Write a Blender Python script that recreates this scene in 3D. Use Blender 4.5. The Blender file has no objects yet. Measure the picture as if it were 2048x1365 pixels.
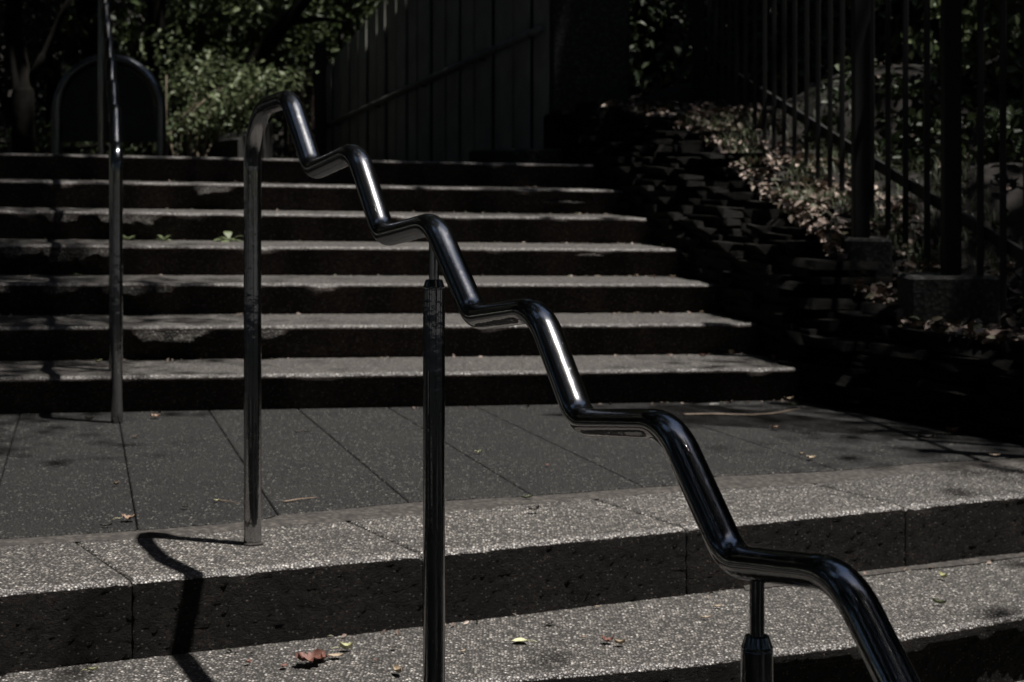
import bpy, math, random
import numpy as np
from mathutils import Vector, noise, Matrix
R = math.radians
sc = bpy.context.scene
col = sc.collection
rng = np.random.default_rng(7)
random.seed(7)

# ---------------------------------------------------------------- camera, sky, sun, exposure
CAMZ = 0.95; F = 3500.0; YH = 325.0; AL = 0.02       # ground falls 2 % to the right
cam_d = bpy.data.cameras.new('camera'); cam = bpy.data.objects.new('camera', cam_d); col.objects.link(cam)
cam.location = (0, 0, CAMZ); cam.rotation_euler = (R(90), 0, 0)
cam_d.sensor_width = 36; cam_d.lens = F/2048*36; cam_d.shift_y = -(682.5-YH)/2048
cam_d.clip_start = 0.05; cam_d.clip_end = 500
cam_d.dof.use_dof = True; cam_d.dof.focus_distance = 2.95; cam_d.dof.aperture_fstop = 9.0
sc.camera = cam
SUN = Vector((0.285, -0.085, 1.0)).normalized()
w = bpy.data.worlds.new('World'); sc.world = w; w.use_nodes = True
nt = w.node_tree; bg = nt.nodes['Background']; sky = nt.nodes.new('ShaderNodeTexSky')
sky.sky_type = 'NISHITA'; sky.sun_disc = False
sky.sun_elevation = math.asin(SUN.z); sky.sun_rotation = math.atan2(SUN.x, SUN.y)
nt.links.new(sky.outputs[0], bg.inputs[0]); bg.inputs[1].default_value = 0.05
sl = bpy.data.lights.new('sun', 'SUN'); sl.energy = 5.0; sl.angle = R(0.7); sl.color = (1, .955, .9)
so = bpy.data.objects.new('sun', sl); col.objects.link(so); so.rotation_euler = SUN.to_track_quat('Z', 'Y').to_euler()
so.location = (3, -1, 12)
sc.view_settings.view_transform = 'Standard'; sc.view_settings.look = 'None'
sc.view_settings.exposure = 0.5; sc.view_settings.gamma = 1.0

# ---------------------------------------------------------------- helpers
def tag(o, label=None, cat=None, group=None, kind=None):
    if label: o['label'] = label
    if cat: o['category'] = cat
    if group: o['group'] = group
    if kind: o['kind'] = kind
    return o
def mk(name, verts, faces, mat, parent=None, smooth=False, midx=None):
    me = bpy.data.meshes.new(name)
    me.from_pydata([tuple(v) for v in verts], [], faces)
    for m in (mat if isinstance(mat, (list, tuple)) else [mat]): me.materials.append(m)
    if midx is not None: me.polygons.foreach_set('material_index', midx)
    if smooth: me.polygons.foreach_set('use_smooth', [True]*len(me.polygons))
    me.update()
    o = bpy.data.objects.new(name, me); col.objects.link(o)
    if parent: o.parent = parent
    return o
def link_mesh(name, me, parent=None):
    o = bpy.data.objects.new(name, me); col.objects.link(o)
    if parent: o.parent = parent
    return o
def empty(name, loc=(0, 0, 0), **kw):
    o = bpy.data.objects.new(name, None); col.objects.link(o); o.location = loc; o.empty_display_size = .1
    tag(o, **kw); return o
def child(o, root):                 # parent o (built in world coordinates) to an empty that stands elsewhere
    o.parent = root; o.matrix_parent_inverse = Matrix.Translation(root.location).inverted(); return o
def quads_mesh(name, V, Q, mat, parent=None, smooth=False, tri=False):
    """V (n,3) numpy, Q (m,4) numpy"""
    me = bpy.data.meshes.new(name); k = Q.shape[1]
    me.vertices.add(len(V)); me.vertices.foreach_set('co', np.asarray(V, 'f').ravel())
    me.loops.add(Q.size); me.loops.foreach_set('vertex_index', Q.astype('i').ravel())
    me.polygons.add(len(Q)); me.polygons.foreach_set('loop_start', np.arange(0, Q.size, k, dtype='i'))
    me.polygons.foreach_set('loop_total', np.full(len(Q), k, 'i'))
    if smooth: me.polygons.foreach_set('use_smooth', [True]*len(Q))
    me.materials.append(mat); me.update(calc_edges=True); me.validate()
    o = bpy.data.objects.new(name, me); col.objects.link(o)
    if parent: o.parent = parent
    return o
def grid_faces(nu, nv):
    f = []
    for i in range(nu-1):
        for j in range(nv-1):
            a = i*nv+j; f.append((a, a+nv, a+nv+1, a+1))
    return f
def box_vf(x0, x1, y0, y1, z0, z1, b=0.0):
    """chamfered box"""
    if b <= 0:
        v = [(x, y, z) for x in (x0, x1) for y in (y0, y1) for z in (z0, z1)]
        f = [(0, 1, 3, 2), (4, 6, 7, 5), (0, 4, 5, 1), (2, 3, 7, 6), (0, 2, 6, 4), (1, 5, 7, 3)]
        return v, f
    import bmesh
    bm = bmesh.new(); bmesh.ops.create_cube(bm, size=1)
    for q in bm.verts: q.co = Vector(((x0+x1)/2+q.co.x*(x1-x0), (y0+y1)/2+q.co.y*(y1-y0), (z0+z1)/2+q.co.z*(z1-z0)))
    bmesh.ops.bevel(bm, geom=bm.edges[:], offset=b, segments=1, affect='EDGES')
    v = [tuple(q.co) for q in bm.verts]; bm.verts.index_update(); f = [tuple(q.index for q in p.verts) for p in bm.faces]
    bm.free(); return v, f
def prism(poly, ztop, depth, b=.003):
    """slab from a plan polygon (counter-clockwise) whose top follows ztop(x,y), with a small chamfer"""
    n = len(poly); P = [Vector(p) for p in poly]; ins = []
    for i in range(n):
        a, c, d = P[i-1], P[i], P[(i+1) % n]
        e1 = (c-a).normalized(); e2 = (d-c).normalized()
        n1 = Vector((-e1.y, e1.x)); n2 = Vector((-e2.y, e2.x)); m = (n1+n2)
        m = m/max(m.length_squared/2, .3)
        ins.append(c+m*b)
    v = [(p.x, p.y, ztop(p.x, p.y)) for p in ins]+[(p.x, p.y, ztop(p.x, p.y)-b) for p in P]+[(p.x, p.y, ztop(p.x, p.y)-depth) for p in P]
    f = [tuple(range(n))]
    for i in range(n):
        j = (i+1) % n
        f.append((i, n+i, n+j, j)); f.append((n+i, 2*n+i, 2*n+j, n+j))
    return v, f
def sweep(path, rad, seg=28, cap=True):
    P = [Vector(p) for p in path]; n = len(P)
    T = [(P[min(i+1, n-1)]-P[max(i-1, 0)]).normalized() for i in range(n)]
    ref = Vector((1, 0, 0)) if abs(T[0].x) < .9 else Vector((0, 1, 0))
    N = (ref-T[0]*ref.dot(T[0])).normalized(); V = []
    for i in range(n):
        if i:
            ax = T[i-1].cross(T[i])
            if ax.length > 1e-7: N = Matrix.Rotation(T[i-1].angle(T[i]), 3, ax.normalized()) @ N
            N = (N-T[i]*N.dot(T[i])).normalized()
        B = T[i].cross(N); r = rad[i] if hasattr(rad, '__len__') else rad
        for k in range(seg):
            a = 2*math.pi*k/seg; V.append(P[i]+N*(r*math.cos(a))+B*(r*math.sin(a)))
    Fc = []
    for i in range(n-1):
        for k in range(seg):
            k2 = (k+1) % seg; Fc.append((i*seg+k, i*seg+k2, (i+1)*seg+k2, (i+1)*seg+k))
    if cap: Fc.append(tuple(range(seg))[::-1]); Fc.append(tuple((n-1)*seg+k for k in range(seg)))
    return V, Fc
def fillet(C, rad, seg=9):
    rad = list(rad)+[.1]*3
    """round the corners of a polyline; rad: one radius per inner corner"""
    C = [Vector(c) for c in C]; C = [c for i, c in enumerate(C) if i == 0 or (c-C[i-1]).length > 1e-5]; out = [C[0]]
    for i in range(1, len(C)-1):
        a, c, b = C[i-1], C[i], C[i+1]; u = (a-c).normalized(); v = (b-c).normalized(); ang = u.angle(v)
        if ang > 3.12: out.append(c); continue
        t = rad[i-1]/math.tan(ang/2); t = min(t, (a-c).length*.48, (b-c).length*.48)
        r = t*math.tan(ang/2); cen = c+(u+v).normalized()*(r/math.sin(ang/2)); p, q = c+u*t-cen, c+v*t-cen
        ax = p.cross(q).normalized(); tot = p.angle(q)
        for k in range(seg+1): out.append(cen+Matrix.Rotation(tot*k/seg, 3, ax) @ p)
    out.append(C[-1]); return out
def dense(path, d=.02):
    out = [path[0]]
    for a, b in zip(path[:-1], path[1:]):
        n = max(1, int((b-a).length/d))
        for k in range(1, n+1): out.append(a.lerp(b, k/n))
    return out
def G(x, y, z0=0.0):                 # measured point -> place on the ground plane
    Y = F*(CAMZ-z0)/(y-YH-AL*(x-1024)); return ((x-1024)*Y/F, Y)
def at(x, y, Y): return Vector(((x-1024)*Y/F, Y, CAMZ-(y-YH)*Y/F))
def tilt(x): return -AL*x

# ---------------------------------------------------------------- materials
def mat(name):
    m = bpy.data.materials.new(name); m.use_nodes = True
    t = m.node_tree; return m, t, t.nodes['Principled BSDF'], lambda k: t.nodes.new('ShaderNode'+k), t.links.new
def ramp(N, pts):
    r = N('ValToRGB'); e = r.color_ramp.elements
    while len(e) > 1: e.remove(e[-1])
    e[0].position = pts[0][0]; e[0].color = (*pts[0][1], 1)
    for p, c in pts[1:]: q = e.new(p); q.color = (*c, 1)
    return r
def aggregate(name, dark, mid, light, scale=190, bump=.6, rough=.75, spec=.35, dirt=.5, dirtcol=(.02, .018, .016), dist=.004):
    m, t, P, N, L = mat(name)
    tc = N('TexCoord'); vo = N('TexVoronoi'); vo.inputs['Scale'].default_value = scale; L(tc.outputs['Object'], vo.inputs['Vector'])
    sp = N('SeparateColor'); L(vo.outputs['Color'], sp.inputs[0])
    rp = ramp(N, [(0, dark), (.35, dark), (.6, mid), (.86, mid), (1, light)]); L(sp.outputs[0], rp.inputs[0])
    # matrix between the pebbles
    mr = N('MapRange'); mr.inputs[1].default_value = .25; mr.inputs[2].default_value = .6; L(vo.outputs['Distance'], mr.inputs[0])
    mx = N('Mix'); mx.data_type = 'RGBA'; L(mr.outputs[0], mx.inputs[0]); L(rp.outputs[0], mx.inputs[6]); mx.inputs[7].default_value = (*[c*.55 for c in dark], 1)
    # soiling with a shape of its own
    n1 = N('TexNoise'); n1.inputs['Scale'].default_value = 3.1; n1.inputs['Detail'].default_value = 8; n1.inputs['Roughness'].default_value = .62; L(tc.outputs['Object'], n1.inputs['Vector'])
    r1 = N('MapRange'); r1.inputs[1].default_value = .42; r1.inputs[2].default_value = .72; r1.inputs[4].default_value = dirt; L(n1.outputs[0], r1.inputs[0])
    m2 = N('Mix'); m2.data_type = 'RGBA'; L(r1.outputs[0], m2.inputs[0]); L(mx.outputs[2], m2.inputs[6]); m2.inputs[7].default_value = (*dirtcol, 1)
    n3 = N('TexNoise'); n3.inputs['Scale'].default_value = 38; n3.inputs['Detail'].default_value = 5; L(tc.outputs['Object'], n3.inputs['Vector'])
    r3 = N('MapRange'); r3.inputs[1].default_value = .3; r3.inputs[2].default_value = .7; r3.inputs[3].default_value = .72; r3.inputs[4].default_value = 1.22; L(n3.outputs[0], r3.inputs[0])
    m3 = N('Mix'); m3.data_type = 'RGBA'; m3.blend_type = 'MULTIPLY'; m3.inputs[0].default_value = 1; L(m2.outputs[2], m3.inputs[6]); L(r3.outputs[0], m3.inputs[7])
    oi = N('ObjectInfo'); ro = N('MapRange'); ro.inputs[3].default_value = .82; ro.inputs[4].default_value = 1.16; L(oi.outputs['Random'], ro.inputs[0])
    m4 = N('Mix'); m4.data_type = 'RGBA'; m4.blend_type = 'MULTIPLY'; m4.inputs[0].default_value = 1; L(m3.outputs[2], m4.inputs[6]); L(ro.outputs[0], m4.inputs[7])
    L(m4.outputs[2], P.inputs['Base Color'])
    P.inputs['Roughness'].default_value = rough; P.inputs['Specular IOR Level'].default_value = spec
    iv = N('Math'); iv.operation = 'MULTIPLY_ADD'; iv.inputs[1].default_value = -1; L(vo.outputs['Distance'], iv.inputs[0]); L(sp.outputs[1], iv.inputs[2])
    ad = N('Math'); ad.operation = 'ADD'; L(iv.outputs[0], ad.inputs[0]); L(n3.outputs[0], ad.inputs[1])
    b = N('Bump'); b.inputs['Strength'].default_value = bump; b.inputs['Distance'].default_value = dist; L(ad.outputs[0], b.inputs['Height']); L(b.outputs[0], P.inputs['Normal'])
    return m
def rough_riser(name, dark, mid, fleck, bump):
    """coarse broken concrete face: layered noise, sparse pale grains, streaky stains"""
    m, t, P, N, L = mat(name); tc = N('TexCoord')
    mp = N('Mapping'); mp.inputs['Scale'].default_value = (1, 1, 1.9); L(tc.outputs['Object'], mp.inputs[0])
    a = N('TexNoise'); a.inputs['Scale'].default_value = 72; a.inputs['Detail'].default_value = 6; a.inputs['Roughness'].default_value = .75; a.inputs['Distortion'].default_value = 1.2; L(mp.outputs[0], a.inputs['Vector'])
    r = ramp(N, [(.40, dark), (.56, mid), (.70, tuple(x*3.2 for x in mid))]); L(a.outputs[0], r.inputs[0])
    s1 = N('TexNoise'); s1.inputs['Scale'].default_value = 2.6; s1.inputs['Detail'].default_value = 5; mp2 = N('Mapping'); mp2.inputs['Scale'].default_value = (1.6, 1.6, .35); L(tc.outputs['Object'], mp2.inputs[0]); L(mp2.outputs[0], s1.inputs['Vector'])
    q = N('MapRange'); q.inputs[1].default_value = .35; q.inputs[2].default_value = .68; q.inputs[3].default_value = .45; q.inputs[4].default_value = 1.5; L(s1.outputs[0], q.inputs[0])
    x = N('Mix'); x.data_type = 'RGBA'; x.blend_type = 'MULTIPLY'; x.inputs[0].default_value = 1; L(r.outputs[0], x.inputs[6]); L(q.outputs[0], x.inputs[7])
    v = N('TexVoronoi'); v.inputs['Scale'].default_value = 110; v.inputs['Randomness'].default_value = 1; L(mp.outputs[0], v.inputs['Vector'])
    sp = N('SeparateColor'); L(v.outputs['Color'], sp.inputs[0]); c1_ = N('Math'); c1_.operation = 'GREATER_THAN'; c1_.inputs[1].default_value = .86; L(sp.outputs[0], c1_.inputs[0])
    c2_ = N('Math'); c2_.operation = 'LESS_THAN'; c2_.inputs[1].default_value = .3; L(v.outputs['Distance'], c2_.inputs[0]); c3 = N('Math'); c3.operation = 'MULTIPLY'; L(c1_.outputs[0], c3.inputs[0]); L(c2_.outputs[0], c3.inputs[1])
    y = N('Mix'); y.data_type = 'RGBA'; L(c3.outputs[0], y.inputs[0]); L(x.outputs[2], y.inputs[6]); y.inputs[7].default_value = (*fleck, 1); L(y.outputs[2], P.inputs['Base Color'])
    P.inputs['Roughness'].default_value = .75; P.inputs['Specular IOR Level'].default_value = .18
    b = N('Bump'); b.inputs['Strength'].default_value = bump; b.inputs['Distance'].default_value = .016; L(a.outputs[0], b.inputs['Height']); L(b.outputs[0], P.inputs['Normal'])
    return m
M_tread = aggregate('washed_aggregate_tread', (.06, .055, .05), (.25, .23, .21), (.75, .72, .68), 140, 1.0, .6, .5, .35)
M_nose = aggregate('worn_glint_nose_aggregate', (.11, .10, .095), (.36, .34, .32), (.8, .78, .74), 150, 1.0, .45, .6, .15)  # wear, plus the bright edge glint put into a lighter base colour
M_riser = rough_riser('washed_shaded_riser', (.0016, .0012, .001), (.014, .011, .0095), (.13, .118, .105), 1.0)  # riser shade put into the colour, far darker than the tread
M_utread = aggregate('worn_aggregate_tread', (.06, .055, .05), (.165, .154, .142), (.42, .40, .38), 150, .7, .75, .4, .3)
M_uriser = rough_riser('stained_shaded_riser', (.014, .0105, .0085), (.05, .039, .033), (.22, .20, .18), .8)  # stains, plus upper riser shade put into the base colour
M_patch = aggregate('rough_spall_patch', (.05, .046, .042), (.12, .112, .104), (.24, .23, .215), 120, 1.0, .85, .2, .3, dist=.008)  # eroded riser patches; the mesh bulges them out to catch the sun
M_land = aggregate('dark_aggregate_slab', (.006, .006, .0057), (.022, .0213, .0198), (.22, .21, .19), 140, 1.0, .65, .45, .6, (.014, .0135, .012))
M_mortar = aggregate('smooth_mortar', (.075, .068, .062), (.085, .077, .07), (.10, .09, .083), 60, .12, .85, .25, .3, (.05, .046, .042))
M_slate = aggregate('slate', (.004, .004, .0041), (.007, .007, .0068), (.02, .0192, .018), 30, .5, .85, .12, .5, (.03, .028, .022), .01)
M_block = aggregate('cast_concrete', (.05, .05, .048), (.07, .069, .066), (.10, .098, .094), 60, .3, .85, .25, .5, (.03, .03, .026))
def simple(name, c, rough=.6, metal=0., spec=.4, var=.3, scale=8., bump=.1):
    m, t, P, N, L = mat(name)
    tc = N('TexCoord'); n = N('TexNoise'); n.inputs['Scale'].default_value = scale; n.inputs['Detail'].default_value = 6; L(tc.outputs['Object'], n.inputs['Vector'])
    r = ramp(N, [(.25, tuple(x*(1-var) for x in c)), (.75, tuple(min(1, x*(1+var)) for x in c))]); L(n.outputs[0], r.inputs[0]); L(r.outputs[0], P.inputs['Base Color'])
    P.inputs['Roughness'].default_value = rough; P.inputs['Metallic'].default_value = metal; P.inputs['Specular IOR Level'].default_value = spec
    b = N('Bump'); b.inputs['Strength'].default_value = bump; b.inputs['Distance'].default_value = .004; L(n.outputs[0], b.inputs['Height']); L(b.outputs[0], P.inputs['Normal'])
    return m
def steel(name, base=.55, r0=.03, r1=.10, sc_=1.):
    m, t, P, N, L = mat(name)
    tc = N('TexCoord'); mp = N('Mapping'); mp.inputs['Scale'].default_value = (60, 60, 60); L(tc.outputs['Object'], mp.inputs[0])
    n = N('TexNoise'); n.inputs['Scale'].default_value = 1.6; n.inputs['Detail'].default_value = 9; n.inputs['Roughness'].default_value = .7; L(mp.outputs[0], n.inputs['Vector'])
    a = N('MapRange'); a.inputs[1].default_value = .35; a.inputs[2].default_value = .75; a.inputs[3].default_value = r0; a.inputs[4].default_value = r1; L(n.outputs[0], a.inputs[0]); L(a.outputs[0], P.inputs['Roughness'])
    P.inputs['Base Color'].default_value = (base, base*1.0, base*1.01, 1); P.inputs['Metallic'].default_value = 1
    P2 = N('BsdfAnisotropic') if hasattr(bpy.types, 'ShaderNodeBsdfAnisotropic') else N('BsdfGlossy')
    P2.inputs['Color'].default_value = (base, base, base, 1); P2.inputs['Roughness'].default_value = .25
    mxs = N('MixShader'); mxs.inputs[0].default_value = .22; L(P.outputs[0], mxs.inputs[1]); L(P2.outputs[0], mxs.inputs[2]); L(mxs.outputs[0], t.nodes['Material Output'].inputs[0])
    # water marks and grime specks
    v = N('TexVoronoi'); v.inputs['Scale'].default_value = 240; L(tc.outputs['Object'], v.inputs['Vector'])
    c = N('Math'); c.operation = 'LESS_THAN'; c.inputs[1].default_value = .3; L(v.outputs['Distance'], c.inputs[0])
    n2 = N('TexNoise'); n2.inputs['Scale'].default_value = 14; n2.inputs['Detail'].default_value = 4; L(tc.outputs['Object'], n2.inputs['Vector'])
    c2 = N('MapRange'); c2.inputs[1].default_value = .44; c2.inputs[2].default_value = .56; L(n2.outputs[0], c2.inputs[0])
    mm = N('Math'); mm.operation = 'MULTIPLY'; L(c.outputs[0], mm.inputs[0]); L(c2.outputs[0], mm.inputs[1])
    b = N('Bump'); b.inputs['Strength'].default_value = .25; b.inputs['Distance'].default_value = .0005; L(mm.outputs[0], b.inputs['Height'])
    # slight unevenness of bent and polished tube
    wv = N('TexNoise'); wv.inputs['Scale'].default_value = 34; wv.inputs['Detail'].default_value = 2.5; wv.inputs['Roughness'].default_value = .5; L(tc.outputs['Object'], wv.inputs['Vector'])
    b2 = N('Bump'); b2.inputs['Strength'].default_value = .5; b2.inputs['Distance'].default_value = .0012; L(wv.outputs[0], b2.inputs['Height']); L(b.outputs[0], b2.inputs['Normal'])
    L(b2.outputs[0], P.inputs['Normal']); L(b2.outputs[0], P2.inputs['Normal'])
    return m
M_steel = steel('polished_steel', .36)
M_steel2 = steel('dull_steel', .32, .16, .32)
M_black = simple('black_paint', (.006, .006, .006), .6, bump=.05)
M_board = simple('olive_grey_board', (.31, .31, .275), .8, scale=5, var=.25)
M_railp = simple('dark_rail_paint', (.15, .15, .135), .7)
M_brownboard = simple('brown_board', (.05, .032, .026), .8, scale=6)
M_panel = simple('dark_glossy_panel', (.012, .016, .02), .22, spec=.5, var=.5, scale=4)
M_soil = simple('soil', (.010, .008, .0065), .95, scale=12, bump=.6)
M_ground = simple('dark_paving', (.03, .029, .027), .9, scale=20, bump=.3)
M_bark = simple('bark', (.007, .006, .005), .95, spec=.1, scale=16, bump=.8, var=.5)
M_stem = simple('pale_stem', (.16, .13, .09), .8, scale=16)
def leafmat(name, cols, rough=.5, trans=.25):
    m, t, P, N, L = mat(name)
    g = N('NewGeometry'); r = ramp(N, [(i/max(1, len(cols)-1), c) for i, c in enumerate(cols)])
    L(g.outputs['Random Per Island'], r.inputs[0]); L(r.outputs[0], P.inputs['Base Color']); P.inputs['Roughness'].default_value = rough
    P.inputs['Specular IOR Level'].default_value = .35
    if trans:
        tr = N('BsdfTranslucent'); L(r.outputs[0], tr.inputs[0]); ms = N('MixShader'); ms.inputs[0].default_value = trans
        L(P.outputs[0], ms.inputs[1]); L(tr.outputs[0], ms.inputs[2]); L(ms.outputs[0], t.nodes['Material Output'].inputs[0])
    return m
M_leafdark = leafmat('dark_foliage', [(.018, .03, .012), (.03, .045, .018), (.045, .06, .024)], trans=.12)
M_leaf = leafmat('mid_foliage', [(.04, .062, .024), (.07, .095, .038), (.11, .14, .06)])
M_leafpale = leafmat('pale_foliage', [(.07, .10, .045), (.13, .165, .08), (.21, .235, .13)])
M_litter = leafmat('dead_leaves', [(.06, .042, .034), (.17, .125, .10), (.32, .255, .22), (.07, .08, .045), (.10, .07, .055), (.44, .36, .31)], .7, .0)
M_grass = leafmat('grass_blades', [(.04, .06, .03), (.09, .11, .06), (.14, .14, .09)])
M_bamboo = leafmat('bamboo_grass', [(.035, .075, .04), (.06, .11, .07)])

# ---------------------------------------------------------------- ground sheets
R_UP = .135; TY = .515; BETA = .27
def edge_up(k, X): return 6.82+TY*(k-1)+BETA*X
XL = -4.2
def wall_base(Y):                                  # foot line of the dry stone wall
    return float(np.interp(Y, [3.5, 6.106, 7.17, 9.9, 11.2], [3.33, 1.787, 1.16, .50, .20]))
v = [(-70, -70), (70, -70), (70, 90), (-70, 90)]
mk('ground', [(x, y, -.535) for x, y in v], [(0, 1, 2, 3)], M_ground); tag(bpy.data.objects['ground'], kind='structure')
# upper plateau behind the top step
NX = 30; V = []; 
for i in range(NX):
    X = -40+80*i/(NX-1)
    for j in range(20):
        s = j/19; y0 = edge_up(7, max(min(X, 3), -6)); Y = y0+.03+(s**2)*(60)
        backstop_rise = max(0, Y-19)*.62+max(0, abs(X)-9)*.35*(1 if Y > 9 else 0)  # rise added at the back and sides as a backstop blocking the sky
        V.append((X, Y, 7*R_UP-.012+tilt(max(min(X, 3), -5))+backstop_rise))
o = mk('upper_ground', V, grid_faces(NX, 20), M_soil); tag(o, kind='structure')

# ---------------------------------------------------------------- upper stairs
stairs = empty('upper_stairs', kind='structure')
PATCH = {6: [(412, 492, 16)], 5: [(145, 215, 14), (240, 358, 17)], 4: [(70, 150, 20), (140, 282, 26)],
         3: [(38, 105, 18), (140, 216, 14), (245, 382, 17)], 2: [(300, 452, 26), (520, 592, 18)], 1: []}
CR = {6: (1085, 1172, 27), 5: (1085, 1150, 8), 4: (1150, 1210, 14)}
def smooth01(t): t = max(0., min(1., t)); return t*t*(3-2*t)
for k in range(1, 8):
    Ym = edge_up(k, 0); Xr = 0
    for _ in range(6): Xr = wall_base(edge_up(k, Xr))+.16
    du = .016; nU = int((Xr-XL)/du); prof = []
    for z in (-.03, .0, .015, .03, .042, .054, .064, .074, .083, .091, .098, .105): prof.append((0, z))
    rr = .016
    for a in (0, 22, 45, 68, 90): prof.append((-rr+rr*math.cos(R(a)), R_UP-rr+rr*math.sin(R(a))))
    for o_ in (-.03, -.05, -.09, -.16, -.28, -.42, -TY-.05): prof.append((o_, R_UP))
    # nosing shape: riser leans a little back under the nose
    nP = len(prof); V = []; mi = []; pf = []
    ps = [((x0-1024)*Ym/F, (x1-1024)*Ym/F, d*Ym/F) for x0, x1, d in PATCH.get(k, [])]
    for i in range(nU+1):
        X = XL+(Xr-XL)*i/nU
        wob = .006*noise.noise((X*1.1, k*3.3, 0))+.002*noise.noise((X*9, k*1.3, 0))
        chip = max(0, noise.noise((X*5.5, k*7.7, 2.2))-.28)*.05
        row = []
        for j, (of, z) in enumerate(prof):
            zz = z; oo = of; pm = 0
            if j < 12: oo -= .027*(1-z/R_UP)
            nz = noise.noise((X*14, z*30, k*2.1)); nz2 = noise.noise((X*45, z*60+of*60, k*4.7))
            oo += .0014*nz*(1 if j < 14 else 0)+.0012*nz2
            if 12 <= j <= 17: oo -= chip*.6; zz -= chip*.45*(1 if j < 16 else .4)
            zz += (.0022*nz2 if j > 14 else 0)
            for a, b, d in ps:
                if a < X < b:
                    ex = smooth01(min((X-a), (b-X))/.05)
                    low = d*(.55+.6*noise.noise((X*11, k, 5.1))+.45*noise.noise((X*31, k, 9.)))*ex+.012*ex
                    t = R_UP-.022-z           # depth below the nose
                    if j < 13 and 0 < t:
                        if t < low: 
                            oo += ex*(.004+.042*min(1, t/max(low, .01)))*(1+.5*nz); pm = 1
                        elif t < low+.014: oo += ex*.004
            row.append(pm)
            zz += R_UP*(k-1)
            V.append((X, edge_up(k, X)-oo+wob, zz+tilt(X)))
        pf.append(row)
    fc = grid_faces(nU+1, nP); 
    for i in range(nU):
        for j in range(nP-1):
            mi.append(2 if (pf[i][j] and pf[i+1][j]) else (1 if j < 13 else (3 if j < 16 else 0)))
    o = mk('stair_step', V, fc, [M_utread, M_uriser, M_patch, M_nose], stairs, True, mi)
    me = o.data
# thin cracks along the risers
for k, (x0, x1, d) in CR.items():
    Y = edge_up(k, 0); pts = []
    Xa, Xb = (x0-1024)*Y/F, (x1-1024)*Y/F
    for i in range(20):
        X = Xa+(Xb-Xa)*i/19
        pts.append(Vector((X, edge_up(k, X)+.004, R_UP*k-d*Y/F+tilt(X)+.004*noise.noise((X*40, k, 0)))))
    V, fc = sweep(pts, [max(.0015, .009*(math.sin(math.pi*i/19))*(1+.8*noise.noise((i*.9, k, 1)))) for i in range(20)], 8)
    tag(mk('spalled_ledge', V, fc, M_patch, stairs, True), 'pale broken ledge left by a spall in the riser')

# ---------------------------------------------------------------- landing
E1 = [(-3.6, 2.50), (-2.2, 3.21), (-1.105, 3.776), (-.187, 4.246), (.424, 4.577), (1.111, 4.946), (1.509, 5.159), (3.4, 6.15)]
E2 = [(-3.4, 2.2), (-2.2, 2.85), (-.9, 3.44), (-.35, 3.70), (.366, 3.951), (.925, 4.212), (1.302, 4.45), (3.4, 5.5)]
def itp(E, X): return float(np.interp(X, [p[0] for p in E], [p[1] for p in E]))
ml = [G(*p) for p in [(0, 1090), (174, 1080), (340, 1072), (487, 1057), (700, 1039), (845, 1027), (1077, 1004), (1209, 995), (1357, 981), (1500, 974), (1669, 963), (1839, 943), (2048, 929)]]
mu = [G(*p) for p in [(0, 1076), (174, 1065), (279, 1058), (487, 1042), (550, 1036), (562, 1026), (700, 1014), (813, 1003), (1058, 990), (1190, 980), (1281, 973), (1405, 965), (1425, 951), (1518, 947), (1669, 940), (1839, 925), (2048, 914)]]
def ext(E):
    a, b = E[0], E[-1]
    return [(a[0]-2.5, a[1]-2.5*.5)]+E+[(b[0]+2., b[1]+2*.52)]
ml = ext(ml); mu = ext(mu)
V = []
for X in np.linspace(-4.3, 3.3, 60): V += [(X, itp(E1, X)+.06, tilt(X)-.022), (X, 6.93+.255*X+.1, tilt(X)-.022)]
o = mk('landing_bed', V, [(2*i, 2*i+2, 2*i+3, 2*i+1) for i in range(59)], M_ground); tag(o, kind='structure')
landing = empty('landing', kind='structure')
JL = [[(30, 861), (0, 963)], [(240, 850), (272, 1040)], [(457, 880), (547, 1016)], [(634, 850), (809, 997)], [(892, 886), (1062, 990)], [(1028, 850), (1281, 971)], [(1310, 860), (1500, 944)], [(1465, 873), (1669, 939)]]
lines = [(Vector(G(*a)), Vector(G(*b))) for a, b in JL]
a, b = lines[0]; lines = [(a+Vector((-2.0, -.4)), b+Vector((-2.0, -.9))), (a+Vector((-1.15, -.2)), b+Vector((-1.15, -.5))), (a+Vector((-.5, -.1)), b+Vector((-.5, -.22)))]+lines
a, b = lines[-1]; lines += [(a+Vector((.42, .05)), b+Vector((.5, .25))), (a+Vector((.85, .0)), b+Vector((1.1, .5))), (Vector((1.25, 7.25)), Vector((2.08, 6.04)))]
lines = lines[:9]+lines[10:]   # one joint is not visible in that stretch
def hit(ln, fun):
    a, b = ln; d = (b-a); lo, hi = -3., 3.
    g = lambda t: (a+d*t).y-fun((a+d*t).x)
    for _ in range(50):
        m = (lo+hi)/2
        if g(m) > 0: lo = m
        else: hi = m
    return a+d*lo
far = lambda X: 6.93+.255*X
zl = lambda x, y: tilt(x)
gap = .0017
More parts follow.
